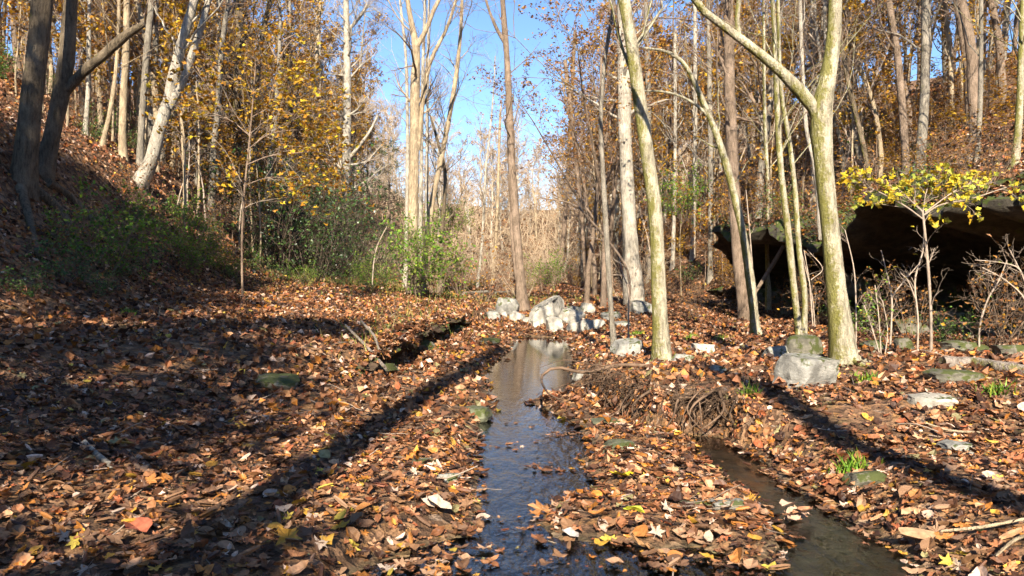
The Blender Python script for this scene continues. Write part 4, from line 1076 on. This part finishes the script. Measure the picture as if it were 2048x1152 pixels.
S_ = np.c_[wx_, wy_, H(wx_, wy_) - 0.1]; hw = rw.uniform(2.0, 7.5, nw)
Pw = grow(rw, S_, np.c_[rw.normal(size=(nw, 2)) * 0.25, np.ones(nw)], hw, 4, 0.14, 0.04); Rw = taper(rw.uniform(0.025, 0.075, nw), 4, 0.25)
mw = MB(); mw.add(*tubes(Pw, Rw, 3))
S_, D_, rr_, tt_ = sprout(rw, Pw, Rw, 5, 0.12, (0.7, 1.45)); l1_ = np.repeat(hw, 5) * rw.uniform(0.18, 0.45, len(S_))
P1_ = grow(rw, S_, D_, l1_, 3, 0.25, 0.06); R1_ = taper(np.full(len(S_), 0.022), 3, 0.5); mw.add(*tubes(P1_, R1_, 3))
S_, D_, rr_, tt_ = sprout(rw, P1_, R1_, 2, 0.2, (0.5, 1.2)); mw.add(*tubes(grow(rw, S_, D_, np.repeat(l1_, 2) * 0.5, 1, 0.2, 0.05), taper(np.full(len(S_), 0.014), 1, 0.6), 3))
tag(mw.build('far_woods', MAT['twig_far'], None, True, None, False), 'pale tan bare wood covering the hill that closes the valley', 'woods', None, 'stuff')
WL = {'whip_a': 'thin bare sapling', 'whip_b': 'thin orange leaved sapling', 'whip_c': 'thin yellow leaved sapling'}
def under_xy():
    y = R0.uniform(18, 46)
    if R0.random() < 0.5:
        return float(tab(y, FL)) - R0.uniform(-0.6, 14) * min(1, y / 25), y
    return float(tab(y, WR)) + (3.0 if y < 27 else -0.5) + R0.uniform(0, 15) * min(1, y / 25), y
for x, y in scatter(230, under_xy, 0.35, gap):
    k = R0.choice(['whip_a', 'whip_c', 'whip_b', 'whip_c', 'whip_b'])
    plant(k, 'undergrowth_sapling', single(WL[k], x, y, 'x'), ground_at(x, y), R0.uniform(0.6, 1.3), R0.uniform(0, 6.28), 'saplings in the hillside undergrowth', 'sapling')
def brush_xy():
    y = R0.uniform(26, 70); return R0.uniform(-9, 6), y
for x, y in scatter(40, brush_xy, 0.8):
    k = R0.choice(['bare', 'bare', 'bare_b'])
    shrub('bare_shrub', single('pale bare bush' if k == 'bare' else 'brown bare bush', x, y, 'x'), ground_at(x, y), k, R0.uniform(0.7, 1.4), R0.uniform(0, 6.28), group='bare bushes down the valley')
for x, y in scatter(140, under_xy, 0.35):
    k = R0.choice(['bare_b', 'orange', 'gold', 'orange', 'green', 'gold'] if x > 0 else ['bare_b', 'bare_b', 'orange', 'green', 'green'])
    lb = {'bare_b': 'small brown twiggy bush', 'orange': 'small orange leaved bush', 'gold': 'small golden leaved bush', 'green': 'small green bush'}[k]
    shrub('slope_shrub', single(lb, x, y, 'x'), ground_at(x, y), k, R0.uniform(0.4, 1.05), R0.uniform(0, 6.28), group='bushes on the wooded slopes')

for i, (yy_, k, sc_) in enumerate([(11.8, 'bare_b', 0.5), (12.4, 'orange', 0.5), (13.0, 'green', 0.5), (13.6, 'bare_b', 0.6), (14.2, 'gold', 0.5), (14.9, 'bare_b', 0.6), (15.6, 'green', 0.6), (16.3, 'orange', 0.6), (17.1, 'bare_b', 0.7), (17.9, 'gold', 0.6), (18.8, 'green', 0.7), (19.6, 'bare_b', 0.8), (20.5, 'orange', 0.7), (21.4, 'bare_b', 0.8), (22.4, 'green', 0.7)]):
    X_, Y_, Z_ = TOPS[0]; ri = int(np.argmin(np.abs(Y_[:, 0] - yy_))); ci = 3
    shrub('lip_shrub', single({'bare_b': 'twiggy brown plant on the ledge lip', 'green': 'small green plant on the ledge lip', 'orange': 'small orange plant on the ledge lip', 'gold': 'small golden plant on the ledge lip'}[k], X_[ri, ci], Y_[ri, ci], 'x'), (X_[ri, ci], Y_[ri, ci], Z_[ri, ci]), k, sc_, i * 1.7, group='plants on the ledge lip')

# trees behind the photographer, whose trunks and crowns shade the foreground
def behind(name, label, base, tip, r0, seed, cr, folmat='foliage', mat='bark_grey'):
    r = np.random.default_rng(seed)
    b = np.array([*base, H1(*base) - 0.2]); tp = np.array(tip, float)
    mid = (b + tp) / 2 + r.normal(size=3) * 0.1
    c = spline(np.array([b, mid, tp]), 30); R = np.linspace(r0, r0 * 0.5, 30)
    root = empty(name, b); tag(root, label, 'tree', 'trees behind the viewer')
    m = MB(); m.add(*trunk_tube(r, c, R, 14, 0.4, seed)); m.build('trunk', MAT[mat], root, True, b, False)
    mc, mf = MB(), MB(); crown(r, mc, c, R, mf=mf, **cr)
    mc.build('crown', MAT['twig_brown'], root, True, b, False)
    mf.build('foliage', MAT[folmat], root, False, b)
    return root
cS = dict(n1=12, t1=0.75, len1=2.4, n2=5, n3=4, minr=0.006)
behind('shadow_tree', 'tree behind the viewer casting the left shadow streak', (-2.3, -4.0), (-0.85, -3.9, 12.0), 0.24, 501, cS)
behind('shadow_tree', 'leaning tree behind the viewer casting the right shadow streak', (3.95, -4.0), (1.75, -4.2, 8.7), 0.22, 502, {**cS, 'n1': 6, 'len1': 1.2, 't1': 0.85})
cE = dict(n1=44, t1=0.25, len1=3.0, n2=7, n3=5, k3=2, ang=(1.0, 1.5), up=0.0, minr=0.006, leaf=leaf(DARKGREEN + GREEN[:2], 2, 0.24, spread=0.15))
cT = {**cE, 'n1': 90, 't1': 0.42, 'len1': 4.2, 'n3': 6, 'k3': 2}
behind('evergreen_tree', 'evergreen behind the viewer shading the left bank', (-9.6, -6.0), (-9.5, -6.0, 18.5), 0.24, 503, cT, 'evergreen')
behind('evergreen_tree', 'evergreen behind the viewer shading the left foreground', (-4.6, -7.5), (-4.5, -7.5, 13.5), 0.18, 504, {**cE, 'n1': 60, 'len1': 3.0, 'n3': 6, 'leaf': leaf(DARKGREEN + GREEN[:2], 2, 0.28, spread=0.2)}, 'evergreen')
behind('evergreen_tree', 'tall evergreen behind the viewer at far left', (-11.4, -7.0), (-11.2, -7.0, 17.8), 0.24, 505, cT, 'evergreen')
behind('evergreen_tree', 'slim evergreen behind the viewer shading the left path', (-7.0, -10.0), (-6.9, -10.0, 17.0), 0.18, 506, {**cE, 'n1': 60, 'n3': 6}, 'evergreen')

# ------------------------------------------------------------------ logs, sticks, roots
def log(name, label, pts, mat, seed, sides=12, cat='log', r_noise=1.0, lift=0.0, raw=None, group=None, ends=True):
    """pts: (px, py, width px) seen lying on the ground"""
    r = np.random.default_rng(seed)
    if raw is None:
        q = []
        for px, py, w in pts:
            g = G(px, py); q.append((g[0], g[1], g[2] + w * 0.5 * g[1] / FPX * 0.7 + lift, w * 0.5 * g[1] / FPX))
        q = np.array(q)
    else:
        q = np.array(raw, float)
    c = spline(q, 30)
    org = c[0, :3].copy()
    m = MB(); V, F = trunk_tube(r, c[:, :3], c[:, 3], sides, 0.0, seed); m.add(V, F)
    if ends:
        for a, e in ((0, 0), (-sides, -1)):
            ring = V[:sides] if a == 0 else V[-sides:]
            m.add(np.vstack([ring, c[e, :3] + nrm(c[e, :3] - c[1 if e == 0 else -2, :3]) * -0.01]), np.array([[i, (i + 1) % sides, sides] for i in range(sides)]))
    o = m.build(name, MAT[mat], None, True, org, False)
    return tag(o, label, cat, group)
log('fallen_log', 'weathered fallen log lying at the right edge', [(1885, 735, 26), (1945, 738, 27), (2010, 745, 25), (2080, 752, 22)], 'bark_log', 601)
def dl(*p):
    return [(*at(a, b, D), w * 0.5 * D / FPX) for a, b, w, D in p]
log('fallen_log', 'thin log lying along the lip of the dark overhang', [], 'bark_log', 602, raw=dl((1670, 488, 14, 17.0), (1740, 458, 18, 16.4), (1800, 430, 20, 15.8), (1880, 412, 20, 15.2), (1960, 405, 18, 14.6)))
log('fallen_log', 'log lying on the slope right of the furrowed trunk', [], 'bark_log', 603, raw=dl((1840, 362, 14, 18.2), (1890, 338, 16, 18.4), (1950, 312, 15, 18.8)))
log('fallen_branch', 'long thin branch lying across the left bank to the boulders', [], 'bark_brown', 604, raw=dl((778, 584, 4, 25), (860, 600, 5, 24), (930, 614, 6, 23), (985, 620, 6, 22), (1012, 638, 4, 21.5)), cat='branch')
log('fallen_log', 'short pale log lying far beyond the boulders', [(925, 590, 7), (975, 588, 8)], 'bark_pale', 605)
log('fallen_log', 'second pale log far beyond left of the creekside trunk', [(990, 588, 6), (1018, 586, 6)], 'bark_pale', 606)
log('dead_branch', 'grey forked stick on the mossy ledge of the cut bank', [], 'bark_log', 607, raw=dl((690, 650, 5, 11), (730, 690, 6, 10.2), (770, 735, 7, 9.4)), cat='branch')
log('dead_branch', 'upper grey stick beside the forked stick on the cut bank', [], 'bark_log', 608, raw=dl((722, 642, 5, 11.2), (748, 672, 5, 10.5), (758, 700, 5, 10.0)), cat='branch')
log('fallen_branch', 'short pale stick lying in the shaded leaves lower left', [(170, 895, 10), (195, 922, 12), (222, 945, 12)], 'bark_pale', 609, lift=0.02, cat='branch')
log('fallen_branch', 'thin twig lying over the leaves in the lower right corner', [(1880, 1085, 5), (1960, 1080, 7), (2060, 1062, 6)], 'bark_tan', 610, lift=0.05, cat='branch')
log('fallen_branch', 'second twig crossing the lower right corner', [(1990, 1150, 6), (2030, 1115, 7), (2080, 1090, 6)], 'bark_tan', 611, lift=0.06, cat='branch')
log('fallen_branch', 'curved stem lying on the wet leaves near bottom centre', [(1055, 1068, 5), (1075, 1098, 6), (1110, 1118, 5), (1150, 1130, 3)], 'bark_tan', 612, lift=0.03, cat='branch')
log('fallen_branch', 'twig lying on leaves right of the side channel', [(1850, 860, 4), (1900, 872, 5), (1960, 880, 4)], 'bark_tan', 613, lift=0.03, cat='branch')
log('upright_twig', 'thin broken twig sticking up in the lower right leaves', [], 'bark_tan', 614, raw=dl((1958, 1100, 7, 4.4), (1954, 1050, 6, 4.4), (1950, 1000, 4, 4.4)), cat='twig')
log('upright_twig', 'lone thin twig standing on the left path', [(320, 665, 3)] * 2, 'bark_tan', 615, raw=dl((330, 690, 3, 11), (318, 650, 3, 11), (320, 615, 2, 11)), cat='twig')
log('leaning_branch', 'brown dead pole leaning inside the dark overhang', [], 'bark_brown', 616, raw=dl((1510, 585, 7, 19), (1545, 530, 9, 19), (1580, 470, 7, 19)), cat='branch')

r = np.random.default_rng(77)
tangle = empty('root_tangle', ground_at(1.3, 7.1)); tag(tangle, 'tangle of exposed roots and dead grass hanging off the undercut bank', 'roots')
to = np.array(ground_at(1.3, 7.1))
edge = np.array([(0.85, 9.2), (0.98, 8.4), (1.12, 7.6), (1.35, 6.95), (1.7, 6.75), (2.05, 6.6)])
for i in range(34):
    u = r.random() * (len(edge) - 1); j = int(u); e = edge[j] * (1 - u + j) + edge[j + 1] * (u - j)
    b = np.array([e[0] + 0.18, e[1] + 0.2, 0.36 + r.uniform(-0.06, 0.05)])
    out = nrm(np.array([-0.75 + r.normal() * 0.8, -0.8 + r.normal() * 0.8, 0]))
    L = r.uniform(0.15, 0.6)
    pts = np.array([b, b + out * L * 0.4 + [0, 0, 0.04], b + out * L * 0.75 + [r.normal() * 0.08, r.normal() * 0.08, -0.12], b + out * L * 0.9 + [r.normal() * 0.12, 0, -0.33]])
    c = spline(pts, 14); R = np.linspace(r.choice([0.005, 0.008, 0.012, 0.022]), 0.003, 14)
    m = MB(); m.add(*tubes(c[None], R[None], 6)); m.build('root', MAT['root'], tangle, True, to, False)
for pts, w in (([(1330, 735), (1240, 730), (1170, 745), (1110, 735), (1085, 750), (1095, 785), (1120, 800)], 0.024), ([(1290, 770), (1220, 790), (1170, 820), (1120, 860)], 0.014), ([(1250, 780), (1270, 815), (1268, 850), (1300, 880)], 0.018), ([(1210, 752), (1160, 772), (1130, 770), (1090, 790)], 0.01), ([(1240, 735), (1180, 728), (1130, 720), (1080, 735)], 0.008)):
    q = []
    for k, (px, py) in enumerate(pts):
        g = at(px, py, 8.6 - 0.25 * k * (py > 760) - 0.05 * k); q.append(g)
    c = spline(np.array(q), 26); R = np.linspace(w, w * 0.35, 26)
    m = MB(); m.add(*tubes(c[None], R[None], 8)); m.build('root', MAT['root'], tangle, True, to, False)
n = 520
u = r.random(n) * (len(edge) - 1); j = u.astype(int); f = (u - j)[:, None]; e = edge[j] * (1 - f) + edge[np.minimum(j + 1, len(edge) - 1)] * f
S = np.c_[e[:, 0] + 0.10 + r.normal(size=n) * 0.07, e[:, 1] + 0.12 + r.normal(size=n) * 0.07, 0.36 + r.normal(size=n) * 0.06]
D = np.c_[-0.7 + r.normal(size=n) * 0.5, -0.75 + r.normal(size=n) * 0.5, r.uniform(-0.3, 0.6, n)]
P = grow(r, S, D, r.uniform(0.1, 0.45, n), 5, 0.75, -0.25)
m = MB(); m.add(*tubes(P, np.repeat(np.linspace(0.0038, 0.0015, 6)[None], n, 0), 3))
o = m.build('dead_grass', MAT['root'], tangle, True, to, False); o['kind'] = 'stuff'

# buttress roots of the big left trees running down the bank
for i, (a, b, c_) in enumerate([((60, 380), (120, 430), (165, 500)), ((95, 375), (150, 410), (210, 470)), ((40, 385), (60, 450), (75, 520))]):
    log('bank_root', ['root running down the shaded bank from the left trees', 'upper mossy root below the left trees', 'steep root under the far left trunk'][i], [(a[0], a[1], 22), (b[0], b[1], 16), (c_[0], c_[1], 9)], 'bark_dark', 640 + i, cat='root', group='roots on the left bank')

# ------------------------------------------------------------------ grass and low green plants
def blades(n, sampler, hmin, hmax, pal, seed):
    r = np.random.default_rng(seed)
    xy = sampler(r, n); n = len(xy)
    z = H(xy[:, 0], xy[:, 1])
    S = np.c_[xy, z - 0.01]; h = r.uniform(hmin, hmax, n)[:, None]
    a = r.uniform(0, 6.28, n); w = np.c_[np.cos(a), np.sin(a), np.zeros(n)] * 0.006 * (1 + S[:, 1:2] / 15)
    d = nrm(np.c_[r.normal(size=(n, 2)) * 0.45, np.ones(n)])
    V = np.stack([S - w, S + w, S + d * h * 0.55 + w * 0.7, S + d * h * 0.55 - w * 0.7, S + d * h + r.normal(size=(n, 3)) * 0.15 * h], 1)
    b = np.arange(n)[:, None] * 5
    C = np.array(pal)[r.integers(0, len(pal), n)] * r.uniform(0.6, 1.3, n)[:, None]
    m = MB()
    C5 = np.repeat(C, 5, 0)
    V = V.reshape(-1, 3)
    m.add(V, b + np.array([0, 1, 2, 3]), C5)
    m.f.append(b + np.array([3, 2, 4]))
    return m
def patch(cx, cy, rx, ry):
    def f(r, n):
        q = r.normal(size=(n, 2)) * 0.5
        return np.c_[cx + q[:, 0] * rx, cy + q[:, 1] * ry]
    return f
def patches(lst):
    def f(r, n):
        w = np.array([p[4] for p in lst], float); w /= w.sum()
        k = r.choice(len(lst), n, p=w); q = r.normal(size=(n, 2)) * 0.5
        L = np.array([p[:4] for p in lst])
        xy = np.c_[L[k, 0] + q[:, 0] * L[k, 2], L[k, 1] + q[:, 1] * L[k, 3]]
        return xy[creek_sd(xy[:, 0], xy[:, 1]) > 0.05]
    return f
g1 = G(800, 600); g2 = G(700, 575)
m = blades(4200, patches([(-3.2, 24, 3.0, 4, 2), (-4.6, 28, 4, 5, 3), (-2.0, 17, 1.0, 4, 0.8), (0, 32, 5, 6, 2), (-2.2, 12.5, 0.7, 3, 0.5), (-7, 24, 2, 6, 1.5)]), 0.05, 0.24, [(0.16, 0.19, 0.03), (0.10, 0.15, 0.025), (0.30, 0.25, 0.07), (0.36, 0.27, 0.09)], 701)
tag(m.build('grass', MAT['grass'], None, False), 'green and straw grass along the left bank and valley floor', 'grass', None, 'stuff')
GT = 'small green grass tufts on the right bank'
for i, (px, py, lb) in enumerate([(1445, 682, 'bright green tuft of grass left of the arched tree'), (1272, 672, 'green tuft behind the square boulder'), (1380, 680, 'small green tuft right of the mossy leaning tree'), (1500, 795, 'green sprout in leaves below the arched tree'), (255, 632, 'bright green sprout on the dark left path'), (1990, 790, 'green plants in leaves at the right edge'), (1702, 948, 'green sprout beside the side channel'), (1730, 765, 'green sprout right of the big grey boulder'), (1330, 722, 'green tuft at the mossy tree foot')]):
    g = G(px, py)
    m = blades(70, patch(g[0], g[1], 0.11, 0.09), 0.06, 0.17, BRIGHT, 710 + i)
    tag(m.build('grass_tuft', MAT['grass'], None, False, g), lb, 'grass', GT)

# ------------------------------------------------------------------ fallen leaves
def lobed(seed, lobes=5):
    r = np.random.default_rng(seed)
    A = np.linspace(-2.5, 2.5, 4 * lobes + 1); pts = []
    for i, a in enumerate(A):
        k = i % 4
        rr = {0: 0.50, 1: 0.70, 2: 1.0, 3: 0.72}[k] * (1 - 0.10 * abs(a)) * r.uniform(0.9, 1.1)
        pts.append((math.sin(a) * rr * 0.62, math.cos(a) * rr * 0.62, 0))
    pts.append((0.0, -0.12, 0))
    V = np.array([(0, 0, 0)] + pts); n = len(pts)
    F = np.array([[0, 1 + i, 1 + (i + 1) % n] for i in range(n)])
    V[:, 2] += 0.15 * r.uniform(0.2, 1) * (V[:, 0] ** 2) * 2 + 0.055 * r.normal(size=len(V)) + 0.2 * r.uniform(-1, 1) * V[:, 1] ** 2
    V[0, 2] = -0.03
    st = np.array([(0.012, -0.1, 0), (-0.012, -0.1, 0), (-0.01, -0.55, 0.05), (0.01, -0.55, 0.05)]); b = len(V)
    F = np.vstack([F, [[b, b + 1, b + 2], [b, b + 2, b + 3]]])
    return np.vstack([V, st]), F
def ovate(seed, wid=0.36, curl=0.6, n=5):
    r = np.random.default_rng(seed)
    t_ = np.linspace(-0.5, 0.5, n + 2); V, F = [], []
    cl, rl = r.uniform(-0.8, 0.8) * curl, r.uniform(0.3, 1.4) * curl
    for i, y in enumerate(t_):
        w = wid * (1 - (2 * y) ** 2) ** 0.7 + 0.01
        z = cl * y * y * 2
        V += [(-w, y, z + rl * w * r.uniform(0.6, 1.2)), (0, y, z), (w, y, z + rl * w * r.uniform(0.6, 1.2))]
    for i in range(n + 1):
        a = i * 3
        for q in ((a, a + 1, a + 4, a + 3), (a + 1, a + 2, a + 5, a + 4)):
            F += [[q[0], q[1], q[2]], [q[0], q[2], q[3]]]
    V = np.array(V); V[:, 2] += 0.03 * r.normal(size=len(V))
    return V, np.array(F)
def rolled(seed):
    r = np.random.default_rng(seed); V, F = [], []
    for i, y in enumerate(np.linspace(-0.5, 0.5, 6)):
        rr = 0.14 * (1 - (1.7 * y) ** 2 * 0.6)
        for a in np.linspace(0.4, 4.8, 5):
            V.append((math.cos(a) * rr, y + 0.03 * r.normal(), math.sin(a) * rr + 0.1))
    for i in range(5):
        for k in range(4):
            a = i * 5 + k; F += [[a, a + 1, a + 6], [a, a + 6, a + 5]]
    return np.array(V), np.array(F)
NEAR = [lobed(1), lobed(2), lobed(3, 3), lobed(4), ovate(5, n=3), ovate(6, 0.3, 1.0, 3), ovate(7, 0.42, 0.4, 4), rolled(8), ovate(9, 0.25, 0.9, 3), lobed(10)]
MID = [ovate(11, 0.36, 0.7, 1), ovate(12, 0.42, 0.5, 1), ovate(13, 0.3, 1.2, 1), lobed(14, 1)]
FARP = [(np.array([(0, -0.5, 0), (0.4, 0, 0.12), (0, 0.5, 0), (-0.4, 0, 0.12)]), np.array([[0, 1, 2], [0, 2, 3]]))]
PAL = np.array([(0.055, 0.024, 0.013), (0.13, 0.056, 0.027), (0.25, 0.10, 0.042), (0.34, 0.15, 0.062), (0.46, 0.25, 0.13), (0.58, 0.40, 0.29), (0.42, 0.16, 0.03), (0.30, 0.09, 0.035), (0.50, 0.26, 0.04), (0.52, 0.37, 0.06), (0.24, 0.20, 0.09)])
PW = np.array([0.21, 0.22, 0.19, 0.15, 0.095, 0.05, 0.07, 0.04, 0.02, 0.005, 0.015]); PW = PW / PW.sum()

def litter_pos(r, n, y0, y1, spread=0.72, margin=1.2):
    y = np.sqrt(r.uniform(y0 ** 2, y1 ** 2, n)); x = r.uniform(-1, 1, n) * (spread * y + margin)
    sd = creek_sd(x, y); h = H(x, y)
    cl = fbm(x * 2.3, y * 2.3, None, 91, 3)
    wetp = np.where(y < 4.55, 0.55 + 0.6 * cl, np.where(y < 7.5, -0.05 + 0.55 * np.maximum(cl, 0), -0.35 + 0.5 * np.maximum(cl, 0)))
    side = poly_sd(x, y, SIDE) < 0
    wetp = np.where(side, np.where(r.random(n) < 0.5, 0.015, 0.0), wetp)
    wetp = np.where(np.abs(sd) < 0.06, 0.7, wetp)
    keep = (h > 0.012) | (r.random(n) < wetp)
    cliff = (x > tab(y, WR) + 0.3) & (x < tab(y, WR) + 3.0) & (y < 26)
    keep &= ~cliff
    keep &= (fbm(x * 1.1 + 7, y * 1.1, None, 93, 4) > -0.9) | (r.random(n) < 0.3)
    x, y, h = x[keep], y[keep], h[keep]
    return x, y, np.maximum(h, 0.0)

def frames(r, x, y, tilt, wetmask):
    nn = Hn(x, y); nn[wetmask] = (0, 0, 1)
    tl = np.where(wetmask, 0.08, tilt)[:, None]
    nn = nrm(nn + r.normal(size=nn.shape) * tl)
    a = nrm(np.cross(nn, r.normal(size=nn.shape))); b = np.cross(nn, a)
    return a, b, nn

r = np.random.default_rng(900)
litter = MB()
def strew(x, y, z, protos, smin, smax, tilt, lift, pal=PAL, pw=PW, gray=1.0):
    n = len(x); wetm = z < 0.012
    a, b, c = frames(r, x, y, tilt, wetm)
    s = smin + (smax - smin) * r.random(n) ** 1.8; k = r.integers(0, len(protos), n)
    zz = z + np.where(wetm, 0.004 + 0.012 * r.random(n), 0.006 + lift * r.random(n) ** 1.5)
    ci = r.choice(len(pal), n, p=pw); C = pal[ci] * r.uniform(0.7, 1.3, n)[:, None]
    C = C * (1 + 0.22 * vnoise(x * 0.9, y * 0.9, None, 97))[:, None]; C = np.where(wetm[:, None], C * 0.7, C)
    return a, b, c, s, k, zz, C
def emit(x, y, data, protos, sel=None):
    a, b, c, s, k, zz, C = data
    for i, (PV, PF) in enumerate(protos):
        q = np.nonzero((k == i) & (sel if sel is not None else True))[0]
        if len(q) == 0:
            continue
        V = (PV[None, :, 0:1] * a[q][:, None] + PV[None, :, 1:2] * b[q][:, None] + PV[None, :, 2:3] * c[q][:, None]) * s[q][:, None, None]
        V += np.stack([x[q], y[q], zz[q]], -1)[:, None]
        F = (PF[None] + (np.arange(len(q)) * len(PV))[:, None, None]).reshape(-1, 3)
        litter.add(V.reshape(-1, 3), F, np.repeat(C[q], len(PV), 0))
x, y, z = litter_pos(r, 24500, 2.6, 7.0)
dn = strew(x, y, z, NEAR, 0.022, 0.11, 0.33, 0.035)
show = dn[3] / y * (z > -1) * (np.abs(x) < 0.68 * y) * (y > 3.6)
best = np.zeros(len(x), bool); best[np.argsort(-show)[:300]] = True
emit(x, y, dn, NEAR, ~best)
# the three hundred that show largest are leaves of their own
import mathutils
leafme = {}
a, b, c, s, k, zz, C = dn
qcol = [(0.15, 0.078, 0.042), (0.24, 0.125, 0.06), (0.36, 0.21, 0.12), (0.50, 0.37, 0.27), (0.40, 0.16, 0.04), (0.50, 0.27, 0.035), (0.52, 0.38, 0.06)]
for i in np.nonzero(best)[0]:
    qi = int(np.random.default_rng(int(i)).choice(7, p=[0.28, 0.33, 0.18, 0.04, 0.11, 0.045, 0.015]))
    key = (int(k[i]), qi)
    if key not in leafme:
        PV, PF = NEAR[key[0]]
        leafme[key] = MB().add(PV, PF, np.array(qcol[qi])).mesh('leaf', MAT['litter'], False)
    o = bpy.data.objects.new('leaf', leafme[key])
    M = mathutils.Matrix([[a[i][t_] * s[i], b[i][t_] * s[i], c[i][t_] * s[i], (x[i], y[i], zz[i] + 0.012)[t_]] for t_ in range(3)] + [[0, 0, 0, 1]])
    link(o, ground); o.matrix_local = M
x, y, z = litter_pos(r, 58000, 7.0, 24)
emit(x, y, strew(x, y, z, MID, 0.06, 0.14, 0.45, 0.05), MID)
x, y, z = litter_pos(r, 70000, 22, 60)
emit(x, y, strew(x, y, z, FARP, 0.09, 0.2, 0.5, 0.06), FARP)
eb_ = np.array([(0.85, 9.3), (0.98, 8.4), (1.12, 7.6), (1.35, 6.95), (1.7, 6.75), (2.05, 6.6), (2.1, 5.6), (2.15, 4.2)]); ue_ = r.random(2600) * (len(eb_) - 1); je_ = ue_.astype(int); fe_ = (ue_ - je_)[:, None]
pe_ = eb_[je_] * (1 - fe_) + eb_[np.minimum(je_ + 1, len(eb_) - 1)] * fe_ + r.normal(size=(2600, 2)) * 0.09
x, y = pe_[:, 0], pe_[:, 1]; z = H(x, y); q_ = z > 0.03; x, y, z = x[q_], y[q_], z[q_]
emit(x, y, strew(x, y, z, NEAR, 0.03, 0.10, 0.35, 0.03), NEAR)
ys_ = r.uniform(7.2, 18, 1800); xs_ = tab(ys_, XS) + r.normal(size=1800) * 0.22; zs_ = H(xs_, ys_)
emit(xs_, ys_, strew(xs_, ys_, zs_, MID, 0.05, 0.12, 0.35, 0.03), MID)
nt_ = 420
tx_, ty_, tz_ = litter_pos(r, nt_, 3, 16)
tz_ = tz_ + 0.03; nt_ = len(tx_); ta_ = r.uniform(0, 6.28, nt_); tl_ = r.uniform(0.08, 0.4, nt_)
tp_ = grow(r, np.c_[tx_, ty_, tz_], np.c_[np.cos(ta_), np.sin(ta_), 0.1 * r.normal(size=nt_)], tl_, 4, 0.16, 0.0)
mt_ = MB(); mt_.add(*tubes(tp_, np.repeat(r.uniform(0.0018, 0.005, nt_)[:, None], 5, 1), 4))
ob_ = mt_.build('twig_litter', MAT['twig_sapling'], ground, True, None, False); ob_['kind'] = 'stuff'; ob_['label'] = 'small broken twigs strewn among the fallen leaves'
for (X_, Y_, Z_), cnt in zip(TOPS, (16000, 2600)):
    i_ = r.integers(0, X_.shape[0] - 1, cnt); j_ = r.integers(0, X_.shape[1] - 1, cnt); u_, w_ = r.random(cnt), r.random(cnt)
    f_ = lambda A: (A[i_, j_] * (1 - u_) + A[i_ + 1, j_] * u_) * (1 - w_) + (A[i_, j_ + 1] * (1 - u_) + A[i_ + 1, j_ + 1] * u_) * w_
    x, y, z = f_(X_), f_(Y_), f_(Z_)
    q_ = fbm(x * 1.5, y * 1.5, None, 95, 3) > -0.4
    x, y, z = x[q_], y[q_], z[q_]
    d_ = list(strew(x, y, z, MID, 0.06, 0.14, 0.45, 0.05)); d_[0], d_[1], d_[2] = frames(r, x, y, 0.45, np.ones(len(x), bool))
    emit(x, y, d_, MID)
o = litter.build('leaf_litter', MAT['litter'], ground, False)
o['kind'] = 'stuff'; o['label'] = 'carpet of brown orange and tan fallen leaves'

def one_leaf(label, px, py, size, col, proto, rz, tiltx=0.2, z=0.03, name='fallen_leaf'):
    g = G(px, py); PV, PF = NEAR[proto]
    me = MB().add(PV * size, PF, np.array(col)).mesh('leaf', MAT['litter'], False)
    o = bpy.data.objects.new(name, me); o.location = (g[0], g[1], max(g[2], 0) + z); o.rotation_euler = (tiltx, 0.1, rz)
    link(o); return tag(o, label, 'leaf')
one_leaf('large orange brown lobed leaf in the bottom centre', 1085, 1030, 0.17, (0.34, 0.15, 0.05), 0, 0.4, 0.15)
one_leaf('large tan lobed leaf at the bottom edge', 1300, 1140, 0.20, (0.42, 0.22, 0.09), 3, 1.9, 0.5)
one_leaf('bright yellow lobed leaf resting on the wet leaf dam', 1243, 968, 0.17, (0.62, 0.48, 0.03), 1, 2.5, 0.3, 0.06)
one_leaf('lime yellow narrow leaf on the wet leaves', 1268, 1035, 0.13, (0.55, 0.58, 0.05), 5, 1.3, 0.1)
one_leaf('pale curled leaf in the sun left of the creek', 875, 1030, 0.18, (0.48, 0.37, 0.28), 4, 1.2, 0.3, 0.05)
one_leaf('big red brown leaf in the shaded lower left', 272, 1075, 0.17, (0.34, 0.10, 0.05), 6, 1.1, 0.25, 0.05)
one_leaf('white pale leaf on the wet leaves near bottom', 1140, 1095, 0.12, (0.42, 0.37, 0.32), 4, 0.8, 0.1, 0.04)
one_leaf('orange leaf pair at the bottom left of centre', 575, 1100, 0.17, (0.55, 0.27, 0.03), 9, 0.8, 0.4, 0.05)
one_leaf('long curled tan leaf in the lower right', 1840, 1105, 0.22, (0.40, 0.24, 0.13), 7, 1.3, 0.1, 0.05)
clump = empty('leaf_clump', (*gz(1590, 1040), 0.0)); tag(clump, 'small clump of tan leaves caught in the side channel', 'leaf clump')
for i in range(9):
    PV, PF = NEAR[[0, 1, 4, 6, 3][i % 5]]
    rr = np.random.default_rng(990 + i)
    me = MB().add(PV * rr.uniform(0.09, 0.14), PF, np.array([(0.5, 0.28, 0.17), (0.42, 0.2, 0.1), (0.55, 0.36, 0.25)][i % 3])).mesh('leaf', MAT['litter'], False)
    o = bpy.data.objects.new('leaf', me); link(o, clump); o.location = (rr.normal() * 0.05, rr.normal() * 0.06, 0.015 + 0.008 * i); o.rotation_euler = (rr.normal() * 0.3, rr.normal() * 0.3, rr.uniform(0, 6))
